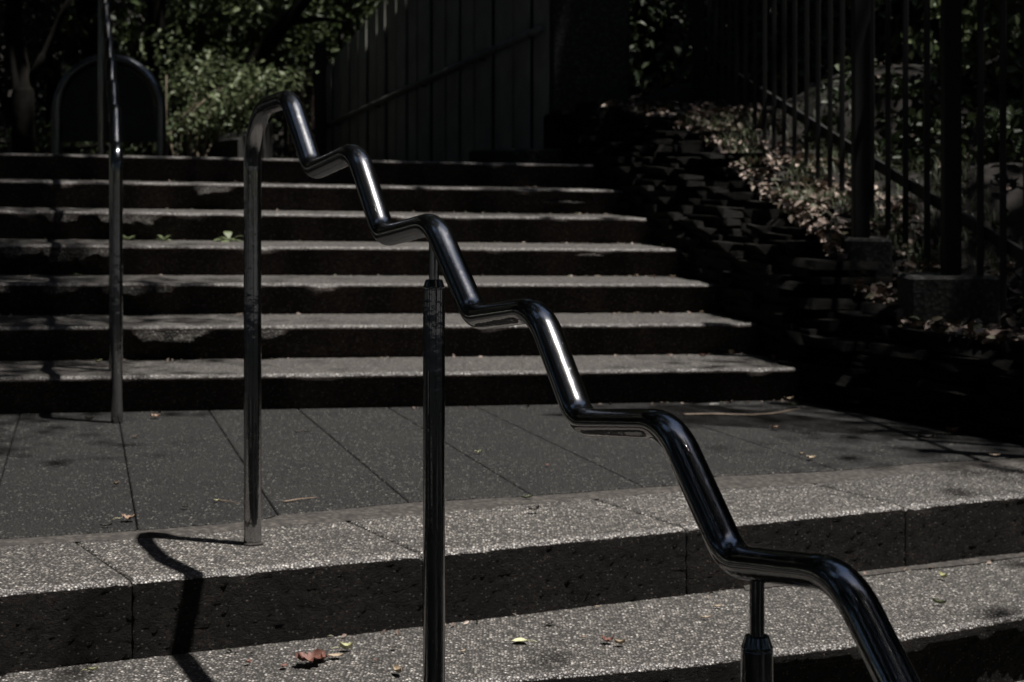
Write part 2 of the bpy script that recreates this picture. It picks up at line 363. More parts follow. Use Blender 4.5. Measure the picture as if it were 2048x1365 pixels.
for i in range(len(lines)-1):
    A0, B0 = hit(lines[i], far), hit(lines[i], lambda X: itp(mu, X)); A1, B1 = hit(lines[i+1], far), hit(lines[i+1], lambda X: itp(mu, X))
    e0 = (A0-B0).normalized(); s0 = Vector((e0.y, -e0.x))*gap; e1 = (A1-B1).normalized(); s1 = Vector((-e1.y, e1.x))*gap
    near = [B0+s0]+[Vector(p) for p in mu if B0.x+.02 < p[0] < B1.x-.02]+[B1+s1]
    if i in (4, 8, 9):                              # a narrow strip split off along the front
        m0, m1 = B0.lerp(A0, .07), B1.lerp(A1, .035)
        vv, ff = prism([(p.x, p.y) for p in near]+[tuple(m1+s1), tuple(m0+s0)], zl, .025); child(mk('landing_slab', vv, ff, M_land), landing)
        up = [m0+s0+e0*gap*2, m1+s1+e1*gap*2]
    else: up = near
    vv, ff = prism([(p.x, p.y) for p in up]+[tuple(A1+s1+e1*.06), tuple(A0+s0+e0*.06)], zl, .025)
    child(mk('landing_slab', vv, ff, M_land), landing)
# mortar strip
xs = np.linspace(-3.4, 3.3, 220); V = []
for X in xs:
    a = itp(ml, X)+.004+.003*noise.noise((X*9, 1, 0)); b = itp(mu, X)-.004+.005*noise.noise((X*7, 8, 0))
    for s in (0, .25, .5, .75, 1): V.append((X, a+(b-a)*s, tilt(X)+(.001 if 0 < s < 1 else -.004)+.0012*noise.noise((X*8, s*2, 3))))
o = mk('mortar_strip', V, grid_faces(len(xs), 5), M_mortar, None, True); tag(o, kind='structure')
for p in o.data.polygons: 
    if p.normal.z < 0: p.flip()

# ---------------------------------------------------------------- lower stairs: nosing slabs
lower = empty('lower_stairs', kind='structure')
RL = .176
def nosing(name, Xa, Xb, efun, bfun, ztop, rise, cracked=False, shear=.0):
    """one cast slab from Xa to Xb: riser, rounded nose, tread to bfun; joints run square to the edge"""
    du = .009; n = max(4, int((Xb-Xa)/du)); prof = []
    for z in np.linspace(-rise-.01, -.022, 14): prof.append((0., z, 0))
    rr = .014
    for a in (0, 18, 36, 54, 72, 90): prof.append((rr-rr*math.cos(R(a)), -rr+rr*math.sin(R(a)), 1))
    for s in (.022, .03, .045, .07, .11, .16, .22, .30, .40, .52, .64, .76, .88, 1.0): prof.append((s, 0, 2))
    V = []; nP = len(prof); mi = []
    for i in range(n+1):
        X = Xa+(Xb-Xa)*i/n; e = efun(X); wd = bfun(X)-e
        endr = min(X-Xa, Xb-X); er = max(0, .006-endr)*.8
        cr = 0
        if cracked:
            ln = smooth01((X-.55)/.15)
            cr = ln*(.018+.016*noise.noise((X*6, 3, 1))+.008*noise.noise((X*25, 3, 1)))
        chip = max(0, noise.noise((X*7.3, ztop*9, 2.2))-.38)*.06
        for (s, z, kd) in prof:
            n1 = noise.noise((X*60, (z+s)*60, ztop*5)); n2 = noise.noise((X*150, (z+s)*150, ztop*5)); n0 = noise.noise((X*6, z*9, ztop))
            if kd == 0:
                Y = e+.003*n0+.0042*n1+.0030*n2; Z = z
                if cracked and z < -.03-cr: Y += .03*smooth01((X-.55)/.15)
                Z = z
            elif kd == 1: Y = e+s+.002*n1+.0016*n2+chip*.5; Z = z+.0014*n2+.001*n1-chip*.5
            else: Y = e+.09+(s-.1)/.9*(wd-.09) if s > .1 else e+s; Z = .0012*n1+.0010*n2
            if kd == 2 and s <= .1: Z -= chip*.2
            dx = shear*(Y-e)
            V.append((X-dx, Y, ztop+Z-er+tilt(X)))
    fc = grid_faces(n+1, nP)
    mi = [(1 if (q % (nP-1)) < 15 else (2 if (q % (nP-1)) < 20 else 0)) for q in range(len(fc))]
    # end faces
    for base, rev in ((0, False), (n*nP, True)):
        ring = [base+j for j in range(nP)]; V.append((V[base+nP-1][0], V[base+nP-1][1], V[base][2])); c = len(V)-1
        for j in range(nP-1):
            f_ = (c, ring[j+1], ring[j]); fc.append(f_ if rev else f_[::-1]); mi.append(1)
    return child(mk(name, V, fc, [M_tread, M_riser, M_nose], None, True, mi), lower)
# joints of the first edge: from the mouth of each joint at the nose
j1 = [-3.4, -2.6, -1.75, -.848, -.215, .458, 1.111, 1.8, 2.5, 3.2]
for a, b in zip(j1[:-1], j1[1:]):
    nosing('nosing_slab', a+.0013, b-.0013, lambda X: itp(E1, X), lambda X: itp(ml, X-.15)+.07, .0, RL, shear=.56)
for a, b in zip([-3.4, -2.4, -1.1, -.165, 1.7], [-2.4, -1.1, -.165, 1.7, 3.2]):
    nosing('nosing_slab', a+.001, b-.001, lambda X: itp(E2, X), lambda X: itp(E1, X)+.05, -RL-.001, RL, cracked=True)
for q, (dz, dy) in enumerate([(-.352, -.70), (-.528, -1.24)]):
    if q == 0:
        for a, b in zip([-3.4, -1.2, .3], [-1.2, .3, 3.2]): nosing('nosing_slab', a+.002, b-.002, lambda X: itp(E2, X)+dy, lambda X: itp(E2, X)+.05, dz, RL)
# a smear of mortar left along the foot of the riser, to the right
V = []; xs = np.linspace(.62, 2.3, 120)
for X in xs:
    e = itp(E1, X)
    for s in (0, .5, 1): V.append((X, e+.01-s*(.045+.03*noise.noise((X*5, 2, 2))+.012*noise.noise((X*19, 2, 2))), -RL+tilt(X)+.006*(1-s)+.002))
o = mk('mortar_smear', V, [f_[::-1] for f_ in grid_faces(len(xs), 3)], M_mortar, None, True); child(o, lower)

# ---------------------------------------------------------------- the dry stone wall and the bank
TOP = [(6.9, 1.55, .33), (7.2, 1.45, .40), (7.4, 1.32, .62), (7.7, 1.267, .675), (8.3, 1.2, .78), (8.9, 1.134, .92), (9.3, 1.0, 1.09), (10.2, .68, 1.25), (11.2, .35, 1.32)]
def top_line(Y):
    ys = [p[0] for p in TOP]
    x = float(np.interp(Y, ys, [p[1] for p in TOP])); z = float(np.interp(Y, ys, [p[2] for p in TOP]))
    if Y < 6.9:
        t = min(1, (6.9-Y)/.25); x = (1-t)*1.55+t*(wall_base(Y)+.10); z = .33*(1-t)+.29*t
    return x, z
CP = np.array([(1.6, 7.35, .42), (1.75, 7.1, .30), (1.9, 6.6, .28), (1.565, 8.3, .76), (1.45, 9., .93), (1.2, 10.4, 1.25), (2.2, 7.2, .55), (2.3, 8.4, .95), (2.6, 6.4, .5), (3.4, 7.4, 1.05), (2.2, 10, 1.5), (3.5, 10, 1.9), (1.5, 11.2, 1.5), (3.6, 5.2, .5), (2.4, 5.6, .27), (2.6, 4.6, .2), (1.95, 6.1, .29)])
def bank_z(X, Y):
    d = (CP[:, 0]-X)**2+(CP[:, 1]-Y)**2+.004; w_ = d**-1.6
    tx, tz = top_line(Y); dt = (X-tx)**2+.002; wt = dt**-1.6*.6
    return float((w_@CP[:, 2]+wt*tz)/(w_.sum()+wt))
Ys = np.arange(3.6, 11.3, .06); V = []; nC = 34
for Y in Ys:
    bx = wall_base(Y); tx, tz = top_line(Y)
    V.append((bx+.13, Y, -.2)); V.append((bx+.15, Y, tz*.55 if tx-bx > .12 else tz-.06)); V.append((tx+.03, Y, tz-.03))
    for j in range(nC):
        X = tx+.08+(j/(nC-1))**1.5*5.0
        V.append((X, Y, bank_z(X, Y)+.02*noise.noise((X*4, Y*4, 0))+.012*noise.noise((X*13, Y*13, 0))+max(0, X-3.5)*.5))
o = mk('bank', V, [f_[::-1] for f_ in grid_faces(len(Ys), nC+3)], M_soil, None, True); tag(o, kind='structure')
# slate variants
variants = []
for q in range(10):
    import bmesh
    bm = bmesh.new(); bmesh.ops.create_cube(bm, size=1)
    bmesh.ops.subdivide_edges(bm, edges=[e for e in bm.edges if abs((e.verts[0].co-e.verts[1].co).x) > .5], cuts=2)
    for v_ in bm.verts:
        p = v_.co.copy(); n_ = noise.noise_vector((p.x*2.1+q*9, p.y*2.1, p.z*2.1))
        v_.co = Vector((p.x+n_.x*.14, p.y+n_.y*.10, p.z+n_.z*.16))
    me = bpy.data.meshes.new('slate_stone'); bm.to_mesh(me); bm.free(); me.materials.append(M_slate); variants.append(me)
wall = empty('dry_stone_wall', (1.16, 7.17, -.02), label='low dark dry-stacked slate wall with a leaf-strewn top along the right side of the upper stairs', cat='stone wall')
class Holder: pass
stones = []
cnt = 0; z = -.03; rs = random.Random(4)
while z < 1.34 and cnt < 1600:
    h = rs.uniform(.020, .042); Y = 5.55+rs.uniform(0, .1)
    while Y < 11.15:
        ln = rs.uniform(.10, .52); yc = Y+ln/2; bx = wall_base(yc); tx, tz = top_line(yc); Y += ln+.004
        if z > tz-.02: continue
        gz = max(0, min(7, (yc-BETA*1.0-6.82)/TY+1))*R_UP if yc > 7.1 else 0
        if z+h < gz-.12: continue
        t = max(0, min(1, (z+.5*h-gz)/max(.05, tz-gz))); xf = bx+(tx-bx)*t**2*.75+.045+rs.uniform(-.012, .022)
        dW = .3
        stones.append((yc, rs.choice(variants))); o = Holder(); d2 = (wall_base(yc+.1)-wall_base(yc-.1))/.2
        o.rotation_euler = (rs.uniform(-.03, .03), rs.uniform(-.03, .04), math.atan2(-1, -d2)+math.pi/2+math.pi/2+rs.uniform(-.07, .07))
        o.location = (xf+dW/2-.03, yc, z+h/2); o.scale = (ln*1.02, dW, h*1.0)
        stones[-1] += (o,); cnt += 1
    z += h*.97
stones.sort(key=lambda q: q[0]); rest = []
for i, (yc, me_, h_) in enumerate(stones):
    if i < 298:
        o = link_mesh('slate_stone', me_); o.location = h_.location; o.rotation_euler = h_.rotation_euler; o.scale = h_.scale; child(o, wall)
    else:
        from mathutils import Euler
        Mx = Matrix.LocRotScale(Vector(h_.location), Euler(h_.rotation_euler), Vector(h_.scale))
        rest.append(([Mx @ v_.co for v_ in me_.vertices], [tuple(p.vertices) for p in me_.polygons]))
if rest:
    V, Fc = [], []
    for v_, f_ in rest:
        b_ = len(V); V += v_; Fc += [tuple(i+b_ for i in q) for q in f_]
    o = child(mk('far_slates', V, Fc, M_slate), wall); tag(o, kind='stuff')
print('stones', len(stones))
# ---------------------------------------------------------------- leaf helpers
def leaf_cloud(name, pts, size, mat_, parent=None, flat=.0, asp=.5, fold=.18, seed=0):
    g = np.random.default_rng(seed); n = len(pts)
    nrm = g.normal(size=(n, 3)); nrm[:, 2] = np.abs(nrm[:, 2])+flat; nrm /= np.linalg.norm(nrm, axis=1)[:, None]
    a = g.normal(size=(n, 3)); a -= (a*nrm).sum(1)[:, None]*nrm; a /= np.linalg.norm(a, axis=1)[:, None]; b = np.cross(nrm, a)
    s = (size*g.uniform(.6, 1.35, n))[:, None]
    c = pts; V = np.empty((n, 6, 3))
    V[:, 0] = c-a*s*.5; V[:, 1] = c+b*s*asp*.5-a*s*.08+nrm*s*fold; V[:, 2] = c+b*s*asp*.34+a*s*.28+nrm*s*fold*.7
    V[:, 3] = c+a*s*.55; V[:, 4] = c-b*s*asp*.34+a*s*.28+nrm*s*fold*.7; V[:, 5] = c-b*s*asp*.5-a*s*.08+nrm*s*fold
    base = (np.arange(n)*6)[:, None]
    Q = np.concatenate([base+np.array([[0, 1, 2, 3]]), base+np.array([[0, 3, 4, 5]])], 1).reshape(-1, 4)
    return quads_mesh(name, V.reshape(-1, 3), Q, mat_, parent)
def clumps(cx, cy, cz, rx, ry, rz, n, m, sig, seed, shell=.55):
    g = np.random.default_rng(seed); u = g.normal(size=(m, 3)); u /= np.linalg.norm(u, axis=1)[:, None]
    r = g.uniform(shell**3, 1, m)**(1/3.); C_ = u*r[:, None]*np.array([rx, ry, rz])+np.array([cx, cy, cz])
    k = g.integers(0, m, n); return C_[k]+g.normal(size=(n, 3))*sig*np.array([1, 1, .6])
def limb(path, r0, r1, seg=9):
    P = dense(fillet(path, [.25]*(len(path)-2), 4), .25) if len(path) > 2 else dense([Vector(p) for p in path], .25)
    n = len(P); P = [p+Vector((noise.noise(p*1.7), noise.noise(p*1.7+Vector((9, 0, 0))), 0))*.05 for p in P]
    return sweep(P, [r0+(r1-r0)*i/(n-1) for i in range(n)], seg)
def join_vf(parts):
    V, Fc = [], []
    for v_, f_ in parts: b = len(V); V += list(v_); Fc += [tuple(i+b for i in q) for q in f_]
    return V, Fc
def tree(name, label, base, h, crown_c, crown_r, n, m, size, seed, leaf=None, r0=.16, group=None, cat='tree', limbs=5, sig=.35):
    t = empty(name, base, label=label, cat=cat)
    if group: t['group'] = group
    g = random.Random(seed); b = Vector(base); cc = Vector(crown_c)
    parts = [limb([b-Vector((0, 0, .2)), b.lerp(cc, .45)+Vector((g.uniform(-.2, .2), g.uniform(-.2, .2), 0)), cc], r0, r0*.35)]
    for q in range(limbs):
        s = g.uniform(.35, .85); p = b.lerp(cc, s); a = g.uniform(0, 6.28)
        e = cc+Vector((math.cos(a)*crown_r[0]*.75, math.sin(a)*crown_r[1]*.75, g.uniform(-.3, .6)*crown_r[2]))
        parts.append(limb([p, p.lerp(e, .5)+Vector((0, 0, .25)), e], r0*.42, r0*.1, 7))
    vv, ff = join_vf(parts); child(mk('trunk', vv, ff, M_bark, None, True), t)
    child(leaf_cloud('crown', clumps(*crown_c, *crown_r, n, m, sig, seed), size, leaf or M_leafdark, seed=seed), t)
    return t

# ---------------------------------------------------------------- near handrail (wave tube)
ANG = R(24.5); P0 = Vector((-.638, 4.305)); D = Vector((math.sin(ANG), -math.cos(ANG)))
def onplane(x, y):
    k = (x-1024)/F; s = (k*P0.y-P0.x)/(D.x-k*D.y); p = P0+D*s
    return Vector((p.x, p.y, CAMZ-(y-YH)*p.y/F)), s
Cpx = [(505, 222), (580, 196), (628, 342), (713.5, 302), (769, 473.5), (869, 446), (953, 637), (1078, 618), (1163, 845.5), (1341, 848.5), (1466.5, 1124), (1688, 1149), (1852, 1480)]
Cs = [onplane(*p) for p in Cpx]
corners = [Vector((P0.x, P0.y, -.0+tilt(P0.x)))]+[c[0] for c in Cs]
s = Cs[-1][1]; zz = corners[-1].z
for _ in range(1):
    s += .25; zz += .034; q = P0+D*s; corners.append(Vector((q.x, q.y, zz)))
    s += .16; zz -= .18; q = P0+D*s; corners.append(Vector((q.x, q.y, zz)))
s += .25; zz += .03; q = P0+D*s; corners.append(Vector((q.x, q.y, zz)))
corners.append(Vector((q.x, q.y, -.52)))
rad = [.15]+[(.105 if i % 2 == 0 else .07) for i in range(len(corners)-3)]+[.13]
path = dense(fillet(corners, rad, 10), .012)
hr = empty('handrail', (P0.x, P0.y, tilt(P0.x)), label='polished steel zigzag handrail stepping down across the foreground toward the lower right', cat='handrail')
def sweep_oval(P, lat, rl, rv, seg=44):
    n = len(P); V = []
    for i in range(n):
        T = (P[min(i+1, n-1)]-P[max(i-1, 0)]).normalized(); N = (lat-T*lat.dot(T)).normalized(); B = T.cross(N)
        for k in range(seg): a = 2*math.pi*k/seg; V.append(P[i]+N*(rl[i]*math.cos(a))+B*(rv[i]*math.sin(a)))
    Fc = [(i*seg+k, i*seg+(k+1) % seg, (i+1)*seg+(k+1) % seg, (i+1)*seg+k) for i in range(n-1) for k in range(seg)]
    Fc.append(tuple(range(seg))[::-1]); Fc.append(tuple((n-1)*seg+k for k in range(seg))); return V, Fc
lat = Vector((math.cos(ANG), math.sin(ANG), 0)); c1 = Cs[1][0]; rl, rv = [], []
for q in path:     # the bent handrail is slightly oval, the upright and its bend are plain tube; a weld step at the first corner
    sd = (q.xy-P0).dot(D); s1 = (c1.xy-P0).dot(D)
    t = smooth01((sd-s1+.022)/.006); rl.append(.0218*(1-t)+.0245*t); rv.append(.0214*(1-t)+.0212*t)
V, Fc = sweep_oval(path, lat, rl, rv); rail = child(mk('rail_tube', V, Fc, M_steel, None, True), hr)
def lathe(prof, cx, cy, seg=40):
    """turned part; every profile segment has its own rings, so its edges stay crisp while its sides stay round"""
    V = []; Fc = []
    for (ra_, za_), (rb_, zb_) in zip(prof[:-1], prof[1:]):
        b0 = len(V)
        for r_, z_ in ((ra_, za_), (rb_, zb_)):
            for k in range(seg): a = 2*math.pi*k/seg; V.append((cx+r_*math.cos(a), cy+r_*math.sin(a), z_))
        Fc += [(b0+k, b0+(k+1) % seg, b0+seg+(k+1) % seg, b0+seg+k) for k in range(seg)]
    for (r_, z_), up in ((prof[0], 0), (prof[-1], 1)):
        b0 = len(V)
        for k in range(seg): a = 2*math.pi*k/seg; V.append((cx+r_*math.cos(a), cy+r_*math.sin(a), z_))
        f_ = tuple(range(b0, b0+seg)); Fc.append(f_ if up else f_[::-1])
    return V, Fc
def support(root, x, y, zf, zc, zrail, R1=.0204, r2=.0094, fl=True):
    """thick post to the collar at zc, thin rod up to the rail"""
    V, Fc = lathe([(R1, zf), (R1, zc-.018), (R1-.0005, zc-.0165), (R1-.0005, zc-.015), (R1, zc-.0135), (R1-.001, zc-.012), (r2+.006, zc), (r2+.001, zc+.001)], x, y)
    p = child(mk('support_post', V, Fc, M_steel, None, True), root)
    V, Fc = lathe([(r2, zc-.01), (r2, zrail)], x, y, 24); r = mk('rod', V, Fc, M_steel, None, True)
    r.parent = p
    if not fl: return p
    V, Fc = lathe([(R1+.018, zf), (R1+.018, zf+.003), (R1+.014, zf+.005), (R1, zf+.005)], x, y); f_ = mk('base_flange', V, Fc, M_steel2, None, False); f_.parent = p
    return p
pA, _ = onplane(868, 560); pB, _ = onplane(1514, 1272)
def zrail_at(x):   # height of tube centreline over plan position
    return min(path, key=lambda p: abs(p.x-x)).z
support(hr, pA.x, pA.y, -2*RL+tilt(pA.x)+.001, pA.z, zrail_at(pA.x)-.012)
support(hr, pB.x, pB.y, -.53, pB.z, zrail_at(pB.x)-.015)
V, Fc = lathe([(.026, tilt(P0.x)+.0), (.0255, tilt(P0.x)+.002), (.0225, tilt(P0.x)+.004), (.0213, tilt(P0.x)+.005)], P0.x, P0.y)
child(mk('base_grout', V, Fc, M_mortar, None, True), hr)

# ---------------------------------------------------------------- far handrail going up the left of the upper stairs
fx, fy = G(234, 846); U = Vector((-.250, 1.0)).normalized()
c = [Vector((fx, fy, tilt(fx))), Vector((fx, fy, CAMZ+.055))]; s = .0; zz = CAMZ+.055
q0 = Vector((fx, fy)); s += .14; q = q0+U*s; c.append(Vector((q.x, q.y, zz-.005)))
zz -= .005
for i in range(9):
    s += .15; zz += .148; q = q0+U*s; c.append(Vector((q.x, q.y, zz)))
    s += .245; zz -= .038; q = q0+U*s; c.append(Vector((q.x, q.y, zz)))
c.append(Vector((q.x, q.y, 7*R_UP)))
hl = empty('handrail', (fx, fy, tilt(fx)), label='steel wave handrail seen almost end-on climbing the left side of the upper stairs', cat='handrail')
pl = dense(fillet(c, [.07]+[.045]*(len(c)-4)+[.1], 7), .04)
V, Fc = sweep(pl, .0213, 24); child(mk('rail_tube', V, Fc, M_steel, None, True), hl)
for s_, k in ((.42, 1),):
    q = q0+U*s_; zr = min(pl[8:], key=lambda p: (p.xy-q).length).z
    zf = k*R_UP+tilt(q.x); support(hl, q.x, q.y, zf, zr-.09, zr-.01, fl=False)

# ---------------------------------------------------------------- board wall at the back with its sloping rail
bw = empty('board_fence', at(880, 318, 13), label='tall dark fence of upright boards with a sloping rail behind the top step', cat='fence')
bx = [640, 652, 665, 682, 699, 717, 735, 754, 772.6, 793, 815, 836, 863, 892, 919.6, 950, 986, 1027, 1063, 1099]
A = Vector(((640-1024)*15.5/F, 15.5)); Bp = Vector(((1099-1024)*11./F, 11.))
def onwall(x):
    k = (x-1024)/F; d = Bp-A; s = (k*A.y-A.x)/(d.x-k*d.y); return A+d*s
nw = Vector(((Bp-A).y, -(Bp-A).x)).normalized()
if nw.y > 0: nw = -nw
for i in range(len(bx)-1):
    a, b = onwall(bx[i]), onwall(bx[i+1]); e = (b-a).normalized(); g_ = .026
    a2, b2 = a+e*g_, b-e*g_; off = nw*(.007 if i % 2 else 0.)+nw*rs.uniform(-.004, .004)
    za = CAMZ+(YH-(150-1.154*(bx[i]-640)))*a.y/F; zb = CAMZ+(YH-(150-1.154*(bx[i+1]-640)))*b.y/F
    fr = [a2+off, b2+off]; bk = [a2+off-nw*.012, b2+off-nw*.012]
    V = [(*fr[0], .9), (*fr[1], .9), (*fr[1], zb), (*fr[0], za), (*bk[0], .9), (*bk[1], .9), (*bk[1], zb), (*bk[0], za)]
    child(mk('board', V, [(0, 1, 2, 3), (5, 4, 7, 6), (1, 5, 6, 2), (4, 0, 3, 7), (3, 2, 6, 7), (0, 4, 5, 1)], M_board), bw)
V = []; Fc = []
for x in bx:
    p = onwall(x)-nw*.05; zt = CAMZ+(YH-(150-1.154*(x-640)))*p.y/F-.012
    V += [(*p, .9), (*p, zt), (*(p-nw*.02), zt), (*(p-nw*.02), .9)]
for i in range(len(bx)-1):
    for j in range(4): Fc.append((4*i+j, 4*i+(j+1) % 4, 4*i+4+(j+1) % 4, 4*i+4+j))
child(mk('gap_dark_sheet', V, Fc, M_black), bw)  # black sheet added behind the boards to keep the gaps dark
r1, r2 = A+nw*.07, Bp+nw*.07
ra = Vector((*r1, CAMZ+60*15.5/F)); rb = Vector((*r2, CAMZ+265*11./F))
V, Fc = sweep([ra, rb], .026, 12); child(mk('sloping_rail', V, Fc, M_railp, None, True), bw)
for x in (690, 772, 865, 985, 1085):
    t = (x-640)/460; p = ra.lerp(rb, t*11.0/(11.0*t+15.5*(1-t))) if 0 else ra.lerp(rb, t*15.5/(15.5*t+11.*(1-t)))
    v_, f_ = box_vf(p.x-.02, p.x+.02, p.y, p.y+.07, p.z-.035, p.z+.02, .004); child(mk('rail_bracket', v_, f_, M_black), bw)
# dark square gate post and brown fence at its left
p = at(641, 318, 15.0); v_, f_ = box_vf(p.x-.047, p.x+.047, p.y-.047, p.y+.047, .9, at(641, 85, 15.0).z, .006)
tag(mk('fence_post', v_, f_, M_black), 'black square post at the low left end of the tall board fence', 'post')
bf = empty('brown_fence', at(600, 318, 16.2), label='low reddish brown fence between the lit bush and the black square post', cat='fence')
for i in range(7):
    x0 = 566+i*10.2; p = at(x0, 318, 16.2+.1*i); q = at(x0+10.2, 318, 16.2+.1*i); tp = at(x0, 182-7.0*i, 16.2+.1*i).z
    v_, f_ = box_vf(p.x+.003, q.x-.003, p.y, p.y+.025, .92, tp, .003); child(mk('board', v_, f_, M_brownboard), bf)
# utility pole
p = at(677, 0, 19); V, Fc = sweep([Vector((p.x, p.y, .9)), Vector((p.x, p.y, 6))], [.03, .028], 12)
tag(mk('thin_pole', V, Fc, M_black, None, True), 'thin dark pole rising behind the tall board fence', 'pole')
# low kerb in front of the boards, and concrete block left
def wedge(name, pts, h, zb, m, label, cat):
    v_, f_ = prism(pts, lambda x, y: h, h-zb, .012); return tag(mk(name, v_, f_, m), label, cat)
a = at(905, 320, 12.9); b = at(1028, 298, 10.75); c_ = at(1135, 298, 10.75)
wedge('concrete_kerb', [(a.x, a.y), (b.x, b.y), (c_.x, c_.y), (c_.x, c_.y+.22), (b.x+.02, b.y+.24), (a.x+.2, a.y+.1)], CAMZ+.083, .9, M_block, 'low grey concrete kerb behind the top step at the foot of the board fence', 'kerb')
a = at(412, 275, 14.); b = at(476, 275, 13.5)
v_ = [(a.x, a.y, .9), (b.x, b.y, .9), (b.x+.1, b.y+1.2, .9), (a.x+.1, a.y+1.2, .9), (a.x, a.y, a.z-.04), (b.x, b.y, a.z-.02), (b.x+.1, b.y+1.2, a.z+.14), (a.x+.02, a.y+1.2, a.z+.06)]
tag(mk('concrete_block', v_, [(0, 1, 5, 4), (1, 2, 6, 5), (2, 3, 7, 6), (3, 0, 4, 7), (4, 5, 6, 7)], M_block), 'pale sloping concrete block at the foot of the sunlit bush', 'block')
# square pillar between the board fence and the wall
v_, f_ = box_vf(.245, .74, 10.95, 11.4, 1.25, 3.4, .02)
tag(mk('wide_pillar', v_, f_, M_block), 'wide dark smooth pillar standing on the stone wall beside the board fence', 'pillar')
v_, f_ = box_vf(.2, 1.0, 10.85, 11.6, .9, 1.25, .015)
tag(mk('pillar_plinth', v_, f_, M_slate), 'dark plinth carrying the wide pillar above the wall end', 'plinth')

# ---------------------------------------------------------------- arched board
ar = empty('arched_board', at(218, 312, 12), label='round-topped dark noticeboard in a thick tube frame beyond the top step', cat='noticeboard')
cx = (218-1024)*12/F; rr_ = 104*12/F; zc = CAMZ+(YH-222)*12/F
pts = [Vector((cx-rr_, 12, .93))]+[Vector((cx-rr_, 12, .93+(zc-.93)*k/6)) for k in range(1, 6)]
pts += [Vector((cx-rr_*math.cos(math.pi*k/32), 12, zc+rr_*math.sin(math.pi*k/32))) for k in range(33)]
pts += [Vector((cx+rr_, 12, zc-(zc-.93)*k/6)) for k in range(1, 7)]
V, Fc = sweep(pts, .036, 20); child(mk('tube_frame', V, Fc, M_steel2, None, True), ar)
zb = CAMZ+(YH-284)*12/F; ri = rr_-.038; poly = [(cx-ri, zb), (cx+ri, zb)]+[(cx+ri*math.cos(math.pi*k/32), zc+ri*math.sin(math.pi*k/32)) for k in range(33)]
n = len(poly); V = [(x, 11.985, z) for x, z in poly]+[(x, 12.015, z) for x, z in poly]
child(mk('panel', V, [tuple(range(n)), tuple(range(n, 2*n))[::-1]]+[(i, n+i, n+(i+1) % n, (i+1) % n) for i in range(n)], M_panel), ar)

# ---------------------------------------------------------------- picket fence on the bank
def fence_pt(x):
    k = (x-1024)/F; Y = 2.968/(k+.169); return Vector((k*Y, Y))
POSTY = {1721: 7.40, 1735: 7.40, 1902: 6.86, 1905: 6.86}
def post_pt(x):
    Y = POSTY.get(x); return fence_pt(x) if Y is None else Vector(((x-1024)/F*Y, Y))
def rail_z(Y): return 1.03+.235*(Y-8.3)
pf = empty('picket_fence', (1.6, 8.06, .6), label='tall black picket fence descending along the leafy bank above the stone wall', cat='fence')
v_, f_ = box_vf(-.018, .018, -.012, .012, 0, 1.75, .003); pm = bpy.data.meshes.new('picket'); pm.from_pydata(v_, [], f_); pm.materials.append(M_black)
rot = math.atan2(.169, -1)+math.pi/2
px = [1405, 1418, 1431, 1445, 1459, 1473, 1491, 1510, 1529, 1548, 1568, 1589, 1613, 1636, 1660, 1684, 1744, 1776, 1811, 1854, 1961, 2006, 2054, 2106, 2165]
for x in px:
    p = fence_pt(x); o = link_mesh('picket', pm); o.location = (p.x, p.y, rail_z(p.y)-.245+rs.uniform(-.006, .006)); o.rotation_euler = (0, 0, rot+rs.uniform(-.04, .04)); child(o, pf)
for x in (1395, 1721, 1902, 2235):
    p = post_pt(x); zb = {1395: 1.30, 1721: .63, 1902: .505, 2235: .25}[x]
    v_, f_ = box_vf(p.x-.034, p.x+.034, p.y-.034, p.y+.034, zb-.0, rail_z(p.y)+1.6, .004); child(mk('post', v_, f_, M_black), pf)
for dz, nm in ((0, 'bottom_rail'), (1.32, 'top_rail')):
    a, b = fence_pt(1385), fence_pt(2300); off = Vector((-.028, -.005)); hh = .025
    V = []
    for p in (a, b):
        for ox, oz in ((-.0, -hh), (.016, -hh), (.016, hh), (-.0, hh)): V.append((p.x+ox+.014, p.y, rail_z(p.y)+dz+oz))
    child(mk(nm, V, [(0, 1, 2, 3), (7, 6, 5, 4), (0, 4, 5, 1), (1, 5, 6, 2), (2, 6, 7, 3), (3, 7, 4, 0)], M_black), pf)
# footing blocks: things of their own
for x, zt, wd, hgt, lab in ((1735, .632, .10, .21, 'square concrete footing block under the first thick fence post, between two leaf drifts'),
                            (1905, .51, .19, .21, 'larger dark concrete footing block at the right, under the nearest thick fence post'),
                            (1392, 1.32, .13, .25, 'small concrete footing block at the far upper end of the picket fence beside the pillar')):
    p = post_pt(x); v_, f_ = box_vf(p.x-wd, p.x+wd*.85, p.y-.11, p.y+.13, zt-hgt, zt, .012)
    tag(mk('footing_block', v_, f_, M_block), lab, 'concrete block', 'concrete footings of the picket fence')

